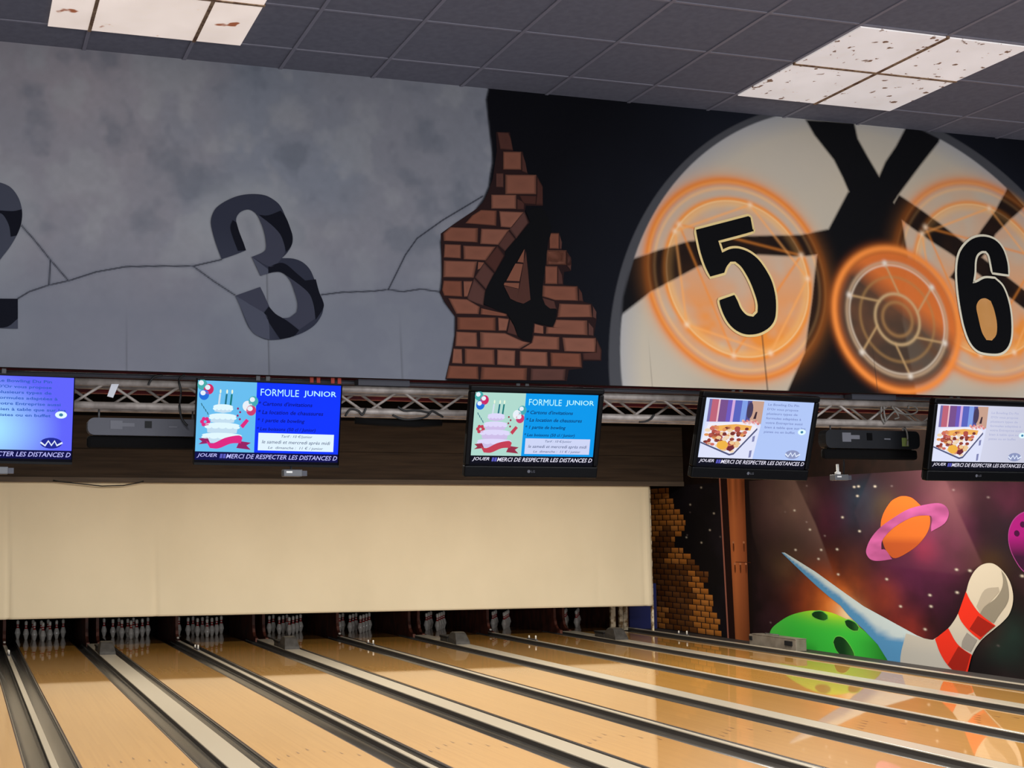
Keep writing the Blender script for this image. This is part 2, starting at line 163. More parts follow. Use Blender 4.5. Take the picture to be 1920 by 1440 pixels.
M['bulkhead'] = mottle(mat('dark_brown_boards', (52, 42, 34), 0.75, spec=0.2), (44, 35, 28), (58, 47, 37), 3, stretch=(0.3, 1, 6))
M['bulktrim'] = mottle(mat('brown_trim_board', (74, 62, 50), 0.7), (64, 53, 43), (80, 67, 54), 6, stretch=(0.2, 1, 4))
M['maroonwall'] = mottle(mat('dark_maroon_wall', (20, 11, 9), 0.8, spec=0.1), (16, 9, 7), (24, 13, 10), 4)
M['wall'] = mottle(mat('grey_wall_paint', (128, 126, 124), 0.8), (120, 118, 116), (134, 132, 130), 4)
M['tile'] = mottle(mat('grey_ceiling_tile', (104, 103, 112), 0.85, spec=0.2), (101, 100, 109), (108, 107, 116), 22, 6, bump=0.08)
M['tbar'] = mat('ceiling_grid_bar', (122, 119, 128), 0.55, spec=0.4)
M['floor'] = mottle(mat('approach_floor', (128, 126, 132), 0.6), (118, 116, 122), (138, 136, 142), 2)
M['pit'] = mat('pit_black', (12, 11, 11), 0.95, spec=0.05)
M['kick'] = mottle(mat('kickback_boards', (86, 44, 34), 0.6), (60, 28, 22), (104, 54, 40), 8, stretch=(1, 1, 0.4))
M['bluepanel'] = mat('dark_blue_panel', (24, 34, 92), 0.5)
M['stainwhite'] = mottle(mat('stained_white_paint', (210, 196, 168), 0.6), (120, 96, 62), (214, 202, 176), 9, 5, lo=0.42, hi=0.56)
M['rust'] = mottle(mat('rusty_bar', (120, 84, 56), 0.8), (92, 60, 38), (150, 122, 92), 30, 4)
M['pinwhite'] = mat('pin_white', (226, 220, 210), 0.25, coat=0.5)
M['pinred'] = mat('pin_red', (176, 28, 30), 0.3, coat=0.5)
M['hood'] = mottle(mat('grey_hood', (54, 52, 50), 0.6, spec=0.3), (48, 46, 44), (60, 58, 56), 14)
M['ledge'] = mat('dark_ledge', (38, 34, 32), 0.7)
M['metalbox'] = mottle(mat('grey_metal_box', (116, 108, 98), 0.5), (106, 98, 88), (126, 118, 108), 6, 3)
M['gutter'] = mottle(mat('grey_gutter', (72, 70, 68), 0.24, spec=0.5, coat=0.4, coat_rough=0.15), (66, 64, 62), (78, 76, 74), 3, stretch=(4, 0.3, 1))
M['laneedge'] = mat('lane_edge_dark', (46, 26, 18), 0.5)
M['cap'] = mat('divider_cap', (164, 156, 141), 0.28, spec=0.45, coat=0.3, coat_rough=0.1)
M['capside'] = mat('divider_side', (46, 42, 40), 0.5)
M['mark'] = mat('lane_marks', (120, 78, 42), 0.4, coat=1.0)

def wood_material():
    m = mat('varnished_maple_strips', (200, 150, 92), 0.38, spec=0.5, coat=1.0, coat_rough=0.03)
    n, l, b = nodes(m)
    b.inputs['Coat IOR'].default_value = 1.6
    tc = n.new('ShaderNodeTexCoord'); sx = n.new('ShaderNodeSeparateXYZ'); l.new(tc.outputs['Object'], sx.inputs[0])
    q = n.new('ShaderNodeMath'); q.operation = 'DIVIDE'; q.inputs[1].default_value = 1.0668 / 39; l.new(sx.outputs['X'], q.inputs[0])
    f = n.new('ShaderNodeMath'); f.operation = 'FLOOR'; l.new(q.outputs[0], f.inputs[0])
    y = n.new('ShaderNodeMath'); y.operation = 'DIVIDE'; y.inputs[1].default_value = 1.9; l.new(sx.outputs['Y'], y.inputs[0])
    off = n.new('ShaderNodeMath'); off.operation = 'MULTIPLY'; off.inputs[1].default_value = 0.37; l.new(f.outputs[0], off.inputs[0])
    ys = n.new('ShaderNodeMath'); ys.operation = 'ADD'; l.new(y.outputs[0], ys.inputs[0]); l.new(off.outputs[0], ys.inputs[1])
    fy = n.new('ShaderNodeMath'); fy.operation = 'FLOOR'; l.new(ys.outputs[0], fy.inputs[0])
    cb = n.new('ShaderNodeCombineXYZ'); l.new(f.outputs[0], cb.inputs[0]); l.new(fy.outputs[0], cb.inputs[1])
    wn = n.new('ShaderNodeTexWhiteNoise'); wn.noise_dimensions = '2D'; l.new(cb.outputs[0], wn.inputs['Vector'])
    mp = n.new('ShaderNodeMapping'); mp.inputs['Scale'].default_value = (14, 0.5, 1); l.new(tc.outputs['Object'], mp.inputs['Vector'])
    no = n.new('ShaderNodeTexNoise'); no.inputs['Scale'].default_value = 1.6; no.inputs['Detail'].default_value = 6; l.new(mp.outputs[0], no.inputs['Vector'])
    mx = n.new('ShaderNodeMath'); mx.operation = 'MULTIPLY_ADD'; mx.inputs[1].default_value = 0.45; l.new(wn.outputs['Value'], mx.inputs[0])
    sc = n.new('ShaderNodeMath'); sc.operation = 'MULTIPLY'; sc.inputs[1].default_value = 0.55; l.new(no.outputs['Fac'], sc.inputs[0]); l.new(sc.outputs[0], mx.inputs[2])
    cr = n.new('ShaderNodeValToRGB'); e = cr.color_ramp.elements
    e[0].position = 0.22; e[1].position = 0.78
    e[0].color = (*lin(WOOD[0]), 1); e[1].color = (*lin(WOOD[1]), 1)
    l.new(mx.outputs[0], cr.inputs['Fac']); l.new(cr.outputs['Color'], b.inputs['Base Color'])
    return m
WOOD = ((174, 125, 54), (184, 135, 63))
M['wood'] = wood_material()

def cloth_material():
    m = mat('cream_cloth', (224, 212, 184), 0.85, spec=0.15)
    n, l, b = nodes(m)
    tc = n.new('ShaderNodeTexCoord'); mp = n.new('ShaderNodeMapping'); mp.inputs['Scale'].default_value = (0.5, 1, 0.35)
    no = n.new('ShaderNodeTexNoise'); no.inputs['Scale'].default_value = 1.4; no.inputs['Detail'].default_value = 5
    cr = n.new('ShaderNodeValToRGB'); cr.color_ramp.elements[0].position = 0.3; cr.color_ramp.elements[1].position = 0.7
    cr.color_ramp.elements[0].color = (*lin((219, 207, 179)), 1); cr.color_ramp.elements[1].color = (*lin((228, 216, 188)), 1)
    l.new(tc.outputs['Object'], mp.inputs[0]); l.new(mp.outputs[0], no.inputs['Vector']); l.new(no.outputs['Fac'], cr.inputs['Fac']); l.new(cr.outputs['Color'], b.inputs['Base Color'])
    return m
M['cloth'] = cloth_material()

def diffuser_material(name, base, stain, strength, density, size):
    m = mat(name, base, 0.5)
    n, l, b = nodes(m)
    tc = n.new('ShaderNodeTexCoord')
    no = n.new('ShaderNodeTexNoise'); no.inputs['Scale'].default_value = size; no.inputs['Detail'].default_value = 3; no.inputs['Roughness'].default_value = 0.5
    l.new(tc.outputs['Object'], no.inputs['Vector'])
    cr = n.new('ShaderNodeValToRGB'); cr.color_ramp.elements[0].position = density; cr.color_ramp.elements[1].position = density + 0.035
    cr.color_ramp.elements[0].color = (*lin(base), 1); cr.color_ramp.elements[1].color = (*lin(stain), 1)
    l.new(no.outputs['Fac'], cr.inputs['Fac'])
    n2 = n.new('ShaderNodeTexNoise'); n2.inputs['Scale'].default_value = 3; n2.inputs['Detail'].default_value = 5; l.new(tc.outputs['Object'], n2.inputs['Vector'])
    c2 = n.new('ShaderNodeValToRGB'); c2.color_ramp.elements[0].position = 0.3; c2.color_ramp.elements[1].position = 0.7
    c2.color_ramp.elements[0].color = (0.86, 0.85, 0.84, 1); c2.color_ramp.elements[1].color = (1, 1, 1, 1); l.new(n2.outputs['Fac'], c2.inputs['Fac'])
    mx = n.new('ShaderNodeMix'); mx.data_type = 'RGBA'; mx.blend_type = 'MULTIPLY'; mx.inputs[0].default_value = 1.0
    l.new(cr.outputs['Color'], mx.inputs[6]); l.new(c2.outputs['Color'], mx.inputs[7])
    l.new(mx.outputs[2], b.inputs['Emission Color']); b.inputs['Emission Strength'].default_value = strength
    l.new(mx.outputs[2], b.inputs['Base Color'])
    return m
M['diff_warm'] = diffuser_material('stained_diffuser_warm', (238, 222, 210), (150, 84, 50), 0.62, 0.635, 5.0)
M['diff_cool'] = diffuser_material('specked_diffuser', (232, 225, 222), (112, 84, 66), 0.45, 0.645, 15.0)

# ------------------------------------------------------------------ objects
def tag(o, label=None, cat=None, group=None, kind=None):
    if label: o['label'] = label
    if cat: o['category'] = cat
    if group: o['group'] = group
    if kind: o['kind'] = kind
    return o

def thing(name, label, cat, loc=(0, 0, 0), rot=None, group=None):
    o = bpy.data.objects.new(name, None); COL.objects.link(o)
    o.location = loc
    if rot is not None: o.rotation_euler = rot
    o.empty_display_size = 0.1
    return tag(o, label, cat, group)

class MB:
    """collects shapes and links them as ONE mesh object"""
    def __init__(s): s.v = []; s.f = []; s.c = []; s.m = []; s.smooth = []
    def add(s, verts, faces, col=(1, 1, 1), mi=0, smooth=False):
        o = len(s.v); s.v += [tuple(p) for p in verts]
        cols = np.asarray(col, float)
        s.c += [tuple(cols)] * len(verts) if cols.ndim == 1 else [tuple(c) for c in cols]
        s.f += [tuple(i + o for i in f) for f in faces]; s.m += [mi] * len(faces); s.smooth += [smooth] * len(faces)
        return s
    def box(s, x0, x1, y0, y1, z0, z1, col=(1, 1, 1), mi=0, mat4=None):
        v = [(x, y, z) for z in (z0, z1) for y in (y0, y1) for x in (x0, x1)]
        if mat4 is not None: v = [mat4 @ Vector(p) for p in v]
        return s.add(v, [(0, 2, 3, 1), (4, 5, 7, 6), (0, 1, 5, 4), (2, 6, 7, 3), (0, 4, 6, 2), (1, 3, 7, 5)], col, mi)
    def tube(s, pts, r, n=8, col=(1, 1, 1), mi=0, cap=True):
        pts = [Vector(p) for p in pts]; rings = []
        for i, p in enumerate(pts):
            d = (pts[min(i + 1, len(pts) - 1)] - pts[max(i - 1, 0)]).normalized()
            a = d.cross(Vector((0, 0, 1)))
            if a.length < 1e-4: a = d.cross(Vector((0, 1, 0)))
            a.normalize(); b = d.cross(a)
            rr = r[i] if isinstance(r, (list, tuple)) else r
            rings.append([p + rr * (math.cos(t) * a + math.sin(t) * b) for t in [2 * PI * k / n for k in range(n)]])
        v = [q for rg in rings for q in rg]; f = []
        for i in range(len(pts) - 1):
            for k in range(n):
                f.append((i * n + k, i * n + (k + 1) % n, (i + 1) * n + (k + 1) % n, (i + 1) * n + k))
        if cap: f += [tuple(range(n - 1, -1, -1)), tuple(range((len(pts) - 1) * n, len(pts) * n))]
        return s.add(v, f, col, mi, True)
    def lathe(s, prof, n=20, col=(1, 1, 1), mis=None, c=(0, 0, 0)):
        v = []; 
        for r, z in prof:
            v += [(c[0] + r * math.cos(2 * PI * k / n), c[1] + r * math.sin(2 * PI * k / n), c[2] + z) for k in range(n)]
        for i in range(len(prof) - 1):
            pass
        o = len(s.v); s.v += v; s.c += [tuple(col)] * len(v)
        for i in range(len(prof) - 1):
            for k in range(n):
                s.f.append((o + i * n + k, o + i * n + (k + 1) % n, o + (i + 1) * n + (k + 1) % n, o + (i + 1) * n + k))
                s.m.append(mis[i] if mis else 0); s.smooth.append(True)
        s.f.append(tuple(o + k for k in range(n - 1, -1, -1))); s.m.append(mis[0] if mis else 0); s.smooth.append(False)
        return s
    def prism(s, prof, a0, a1, axis='x', col=(1, 1, 1), mi=0, mis=None, closed=True, smooth=False):
        """extrude a 2-D outline along an axis; prof is (y,z) for x, (x,z) for y, (x,y) for z"""
        def P(p, a): return (a, p[0], p[1]) if axis == 'x' else ((p[0], a, p[1]) if axis == 'y' else (p[0], p[1], a))
        n = len(prof); v = [P(p, a0) for p in prof] + [P(p, a1) for p in prof]
        o = len(s.v); s.v += v; s.c += [tuple(col)] * len(v)
        for i in range(n if closed else n - 1):
            j = (i + 1) % n
            s.f.append((o + i, o + j, o + n + j, o + n + i)); s.m.append(mis[i] if mis else mi); s.smooth.append(smooth)
        if closed:
            for t in tessellate_polygon([[Vector((p[0], p[1], 0)) for p in prof]]):
                s.f.append(tuple(o + k for k in t)); s.m.append(mi); s.smooth.append(False)
                s.f.append(tuple(o + n + k for k in reversed(t))); s.m.append(mi); s.smooth.append(False)
        return s
    def flat(s, pts2, frame, col, mi=0):
        """a flat painted outline; frame maps (u, v) to a point"""
        tri = tessellate_polygon([[Vector((p[0], p[1], 0)) for p in pts2]])
        return s.add([frame(p[0], p[1]) for p in pts2], [tuple(t) for t in tri], col, mi)
    def build(s, name, mats, parent=None, bevel=0.0, fix=True, sharp=None):
        me = bpy.data.meshes.new(name); me.from_pydata(s.v, [], s.f)
        if not isinstance(mats, (list, tuple)): mats = [mats]
        for m in mats: me.materials.append(m)
        me.polygons.foreach_set('material_index', s.m); me.polygons.foreach_set('use_smooth', s.smooth)
        if any(m.name in ('mural_paint', 'lit_screen') for m in mats):
            at = me.color_attributes.new('Paint', 'FLOAT_COLOR', 'POINT')
            at.data.foreach_set('color', np.c_[np.array(s.c, float), np.ones(len(s.c))].astype(np.float32).ravel())
        me.validate(); me.update()
        if fix:
            b = bmesh.new(); b.from_mesh(me); bmesh.ops.recalc_face_normals(b, faces=b.faces); b.to_mesh(me); b.free()
        if sharp: me.set_sharp_from_angle(angle=math.radians(sharp))
        o = bpy.data.objects.new(name, me); COL.objects.link(o)
        if parent is not None: o.parent = parent
        if bevel:
            md = o.modifiers.new('Bevel', 'BEVEL'); md.width = bevel; md.segments = 2; md.limit_method = 'ANGLE'; md.angle_limit = math.radians(40)
        return o

def struct(name, mb, mats, **k): return tag(mb.build(name, mats, **k), kind='structure')

def copy_tree(o, parent=None):
    c = o.copy(); COL.objects.link(c)
    if parent is not None: c.parent = parent
    for ch in [x for x in bpy.data.objects if x.parent == o]: copy_tree(ch, c)
    return c

def spline(pts, n=6, closed=True):
    """Catmull-Rom through the points"""
    p = [Vector((a[0], a[1], 0)) for a in pts]; N = len(p); out = []
    for i in range(N if closed else N - 1):
        a, b, c, d = (p[(i - 1) % N], p[i], p[(i + 1) % N], p[(i + 2) % N]) if closed else (p[max(i - 1, 0)], p[i], p[i + 1], p[min(i + 2, N - 1)])
        for k in range(n):
            t = k / n
            q = 0.5 * ((2 * b) + (c - a) * t + (2 * a - 5 * b + 4 * c - d) * t * t + (3 * b - a - 3 * c + d) * t ** 3)
            out.append((q.x, q.y))
    if not closed: out.append((p[-1].x, p[-1].y))
    return out

def soft(pts, sharp=50, n=5, closed=True):
    """spline that keeps corners sharper than `sharp` degrees"""
    N = len(pts); out = []
    v = [Vector(p) for p in pts]
    corner = []
    for i in range(N):
        a, b = v[i] - v[i - 1], v[(i + 1) % N] - v[i]
        corner.append(a.length < 1e-6 or b.length < 1e-6 or a.angle(b) > math.radians(sharp))
    for i in range(N):
        b, c = v[i], v[(i + 1) % N]
        a = b - (c - b) if corner[i] else v[i - 1]
        d = c + (c - b) if corner[(i + 1) % N] else v[(i + 2) % N]
        for k in range(n):
            t = k / n
            q = 0.5 * ((2 * b) + (c - a) * t + (2 * a - 5 * b + 4 * c - d) * t * t + (3 * b - a - 3 * c + d) * t ** 3)
            out.append((q.x, q.y))
    return out

def stroke(pts, w, closed=False):
    """outline of a line of width w (a list of quads)"""
    P = [Vector(p) for p in pts]; N = len(P); L = []; R = []
    for i in range(N):
        a = P[i - 1] if (closed or i > 0) else P[i]; b = P[(i + 1) % N] if (closed or i < N - 1) else P[i]
        d = (b - a); d = d.normalized() if d.length > 1e-9 else Vector((1, 0)); q = Vector((-d.y, d.x)) * w / 2
        L.append(P[i] + q); R.append(P[i] - q)
    rng = range(N if closed else N - 1)
    return [[tuple(L[i]), tuple(L[(i + 1) % N]), tuple(R[(i + 1) % N]), tuple(R[i])] for i in rng]

def patch(mb, pts2, frame, fn, cell):
    """painted outline cut into cells so that its colour can vary: fn(u, v) -> rgb array"""
    bm = bmesh.new(); tri = tessellate_polygon([[Vector((p[0], p[1], 0)) for p in pts2]])
    vs = [bm.verts.new((p[0], p[1], 0)) for p in pts2]
    for t in tri:
        try: bm.faces.new([vs[k] for k in t])
        except ValueError: pass
    us = [p[0] for p in pts2]; ws = [p[1] for p in pts2]
    for ax, lo, hi in ((0, min(us), max(us)), (1, min(ws), max(ws))):
        k = lo + cell
        while k < hi:
            co = (k, 0, 0) if ax == 0 else (0, k, 0); no = (1, 0, 0) if ax == 0 else (0, 1, 0)
            bmesh.ops.bisect_plane(bm, geom=bm.verts[:] + bm.edges[:] + bm.faces[:], plane_co=co, plane_no=no, dist=1e-6); k += cell
    bm.verts.index_update()
    uv = np.array([(v.co.x, v.co.y) for v in bm.verts])
    mb.add([frame(a, b) for a, b in uv], [tuple(v.index for v in f.verts) for f in bm.faces], fn(uv[:, 0], uv[:, 1]))
    bm.free(); return mb

# ---- numpy painting helpers
def vnoise(x, y, seed=0, octaves=4, gain=0.5):
    r = np.random.default_rng(seed); out = np.zeros_like(x); amp = 1; tot = 0
    for o in range(octaves):
        g = r.random((64, 64)); X = x * 2 ** o; Y = y * 2 ** o
        xi = np.floor(X).astype(int); yi = np.floor(Y).astype(int); fx = X - xi; fy = Y - yi
        fx = fx * fx * (3 - 2 * fx); fy = fy * fy * (3 - 2 * fy)
        G = lambda a, b: g[a % 64, b % 64]
        out += amp * ((G(xi, yi) * (1 - fx) + G(xi + 1, yi) * fx) * (1 - fy) + (G(xi, yi + 1) * (1 - fx) + G(xi + 1, yi + 1) * fx) * fy)
        tot += amp; amp *= gain
    return out / tot

def seg_dist(x, y, pts, closed=False):
    d = np.full(x.shape, 1e9); N = len(pts)
    for i in range(N if closed else N - 1):
        (ax, ay), (bx, by) = pts[i], pts[(i + 1) % N]
        dx, dy = bx - ax, by - ay; L = dx * dx + dy * dy + 1e-12
        t = np.clip(((x - ax) * dx + (y - ay) * dy) / L, 0, 1)
        d = np.minimum(d, np.hypot(x - ax - t * dx, y - ay - t * dy))
    return d

def inside(x, y, pts):
    r = np.zeros(x.shape, bool); N = len(pts); j = N - 1
    for i in range(N):
        (ax, ay), (bx, by) = pts[i], pts[j]
        if ay != by: r ^= ((ay > y) != (by > y)) & (x < (bx - ax) * (y - ay) / (by - ay) + ax)
        j = i
    return r

def sdf(x, y, pts): 
    d = seg_dist(x, y, pts, True); return np.where(inside(x, y, pts), -d, d)

def cover(d, w): return np.clip(0.5 - d / w, 0, 1)          # soft inside mask of a signed distance
def blend(img, col, a):
    img += (np.asarray(col, float) - img) * np.asarray(a)[..., None]

def grid_object(name, us, vs, frame, rgb, parent, off=0.0):
    """dense painted sheet; rgb has shape (len(vs), len(us), 3), linear"""
    nu, nv = len(us), len(vs)
    UU, VV = np.meshgrid(us, vs)
    co = frame(UU, VV)
    me = bpy.data.meshes.new(name); me.vertices.add(nu * nv)
    me.vertices.foreach_set('co', np.asarray(co).reshape(-1).astype(np.float32))
    i = np.arange((nv - 1) * (nu - 1)); r, c = i // (nu - 1), i % (nu - 1); a = r * nu + c
    q = np.stack([a, a + 1, a + nu + 1, a + nu], -1)
    me.loops.add(q.size); me.loops.foreach_set('vertex_index', q.ravel().astype(np.int32))
    me.polygons.add(len(q)); me.polygons.foreach_set('loop_start', (np.arange(len(q)) * 4).astype(np.int32))
    me.materials.append(M['paint'])
    at = me.color_attributes.new('Paint', 'FLOAT_COLOR', 'POINT')
    at.data.foreach_set('color', np.concatenate([rgb, np.ones((nv, nu, 1))], -1).astype(np.float32).ravel())
    me.update(calc_edges=True); me.validate()
    o = bpy.data.objects.new(name, me); COL.objects.link(o)
    if parent is not None: o.parent = parent
    return o

_text_cache = {}
def text_mesh(s, shear=0.0, bold=0.0):
    k = (s, shear, bold)
    if k in _text_cache: return _text_cache[k]
    cu = bpy.data.curves.new('lettering', 'FONT'); cu.body = s; cu.shear = shear; cu.offset = bold; cu.resolution_u = 2
    o = bpy.data.objects.new('lettering', cu); COL.objects.link(o)
    bpy.context.view_layer.update()
    me = o.evaluated_get(bpy.context.evaluated_depsgraph_get()).to_mesh()
    v = np.array([x.co[:] for x in me.vertices]); f = [tuple(p.vertices) for p in me.polygons]
    bpy.data.objects.remove(o); bpy.data.curves.remove(cu)
    _text_cache[k] = (v, f); return v, f

def letter(mb, s, x0, z0, x1, z1, frame, col, shear=0.0, bold=0.0, mi=0):
    """text stretched into the box x0..x1, z0..z1"""
    v, f = text_mesh(s, shear, bold)
    lo, hi = v.min(0), v.max(0)
    X = x0 + (v[:, 0] - lo[0]) / (hi[0] - lo[0]) * (x1 - x0); Z = z0 + (v[:, 1] - lo[1]) / (hi[1] - lo[1]) * (z1 - z0)
    mb.add([frame(a, b) for a, b in zip(X, Z)], f, col, mi)

def ellipse(cx, cz, rx, rz, n=24, rot=0.0, a0=0, a1=2 * PI):
    full = abs(a1 - a0 - 2 * PI) < 1e-6
    t = [a0 + (a1 - a0) * k / (n if full else n - 1) for k in range(n)]
    c, s = math.cos(rot), math.sin(rot)
    return [(cx + rx * math.cos(q) * c - rz * math.sin(q) * s, cz + rx * math.cos(q) * s + rz * math.sin(q) * c) for q in t]

# ------------------------------------------------------------------ the room
def setting():
    struct('floor', MB().box(XL, XR, YF, -18.29, -0.3, 0.0).box(XL, XR, -18.29, YB, -0.36, -0.2), M['floor'])
    struct('ceiling', MB().box(XL, XR, YF, YB, CEIL, CEIL + 0.1), M['tile'])
    g = MB()
    i0, i1 = int((XL - TX0) / TILE) - 1, int((XR - TX0) / TILE) + 1
    for i in range(i0, i1 + 1):
        x = TX0 + i * TILE
        if XL < x < XR: g.box(x - 0.011, x + 0.011, YF, FAS_Y, CEIL - 0.007, CEIL + 0.001)
    for j in range(0, 21):
        y = TY0 - j * TILE
        if y > YF: g.box(XL, XR, y - 0.009, y + 0.009, CEIL - 0.004, CEIL + 0.001)
    struct('trim_1', g, M['tbar'])                                  # ceiling grid
    struct('wall_left', MB().box(XL - 0.15, XL, YF, YB, -0.36, CEIL + 0.1), M['wall'])
    struct('wall_right', MB().box(XR, XR + 0.15, YF, YB, -0.36, CEIL + 0.1), M['maroonwall'])
    struct('wall_front', MB().box(XL, XR, YF - 0.15, YF, -0.36, CEIL + 0.1), M['wall'])
    struct('wall_back', MB().box(XL, XR, YB, YB + 0.15, -0.36, CEIL + 0.1), M['pit'])
    b = MB().box(XL, XR, -2.10, -2.05, 3.20, 3.735).box(XL, XR, -2.095, -2.05, 3.742, 4.36)
    struct('wall_bulkhead', b, M['bulkhead'])
    struct('trim_2', MB().box(XL, XR, -2.125, -2.06, 3.10, 3.198), M['bulktrim'], bevel=0.006)
    struct('trim_3', MB().box(XL, XR, -2.08, -2.03, 4.36, CEIL), M['blackmatt'])
    struct('trim_4', MB().box(XL, XR, -18.46, -18.40, 3.045, 3.42), M['redbeam'])
    struct('trim_5', MB().box(12.535, XR, -18.29, YB, -0.2, 0.015), M['ledge'])
setting()

# ------------------------------------------------------------------ lanes, gutters, dividers
ORD = ['left edge of the photo', 'first full lane from the left', 'second full lane from the left', 'third full lane from the left',
       'fourth full lane from the left', 'fourth lane from the right wall', 'third lane from the right wall',
       'second lane from the right wall', 'lane running along the painted right wall']
def gutter_profile(side, inner, outer):
    """(x, z) outline of a round gutter from the lane edge (inner) to the divider (outer)"""
    w = outer - inner; p = [(inner, -0.004), (inner + 0.012, -0.006), (inner + 0.012, -0.022)]
    for k in range(17):
        t = PI * (k + 0.4) / 16.8
        p.append((inner + 0.012 + (w - 0.016) * (1 - math.cos(t)) / 2, -0.022 - 0.062 * math.sin(t)))
    p += [(outer - 0.003, -0.01), (outer - 0.003, -0.02)]
    q = p + [(a, b - 0.012) for a, b in reversed(p)]
    return [(side * a, b) for a, b in q], len(p)
def make_lanes():
    deck0, deck1 = -18.29, 1.35; arrow = None
    for k in range(0, 9):
        x = lane_x(k)
        if k == 0: lab = 'varnished maple bowling lane cut off by the left edge of the photo'
        elif k == 8: lab = 'varnished maple bowling lane running along the painted right wall'
        else: lab = 'varnished maple bowling lane, ' + ORD[k]
        t = thing('bowling_lane', lab, 'bowling lane', (x, 0, 0), group='bowling lanes side by side')
        h = LANE_W / 2
        s = MB().box(-h + 0.014, h - 0.014, deck0, deck1, -0.08, 0.0).build('lane_surface', M['wood'], t)
        e = MB().box(-h, -h + 0.0138, deck0, -0.9, -0.08, -0.0015).box(h - 0.0138, h, deck0, -0.9, -0.08, -0.0015).build('edge_strip', M['laneedge'], t)
        for q in range(-3, 4):
            if arrow is None: a = arrow = MB().add([(-0.013, -0.13, 0.0012), (0.013, -0.13, 0.0012), (0, 0, 0.0012)], [(0, 1, 2)]).build('aiming_arrow', M['mark'])
            else: a = arrow.copy(); COL.objects.link(a)
            a.parent = t; a.location = (q * 0.1365, -13.50 - abs(q) * 0.146, 0)
        gl = (PN if k % 2 else PW); gr = (PW if k % 2 else PN)
        if k == 0: gl, gr = PW, PN
        for side, gap in ((-1, gl), (1, gr)):
            capw = 0.06 if gap == PN else 0.27
            if k == 8 and side == 1: capw = 0.06
            outer = gap / 2 - capw / 2 if not (k == 8 and side == 1) else 12.46 - x
            prof, n = gutter_profile(side, h, outer)
            MB().prism(prof, deck0, -0.35, 'y', smooth=True).build('gutter', M['gutter'], t, sharp=35)
make_lanes()

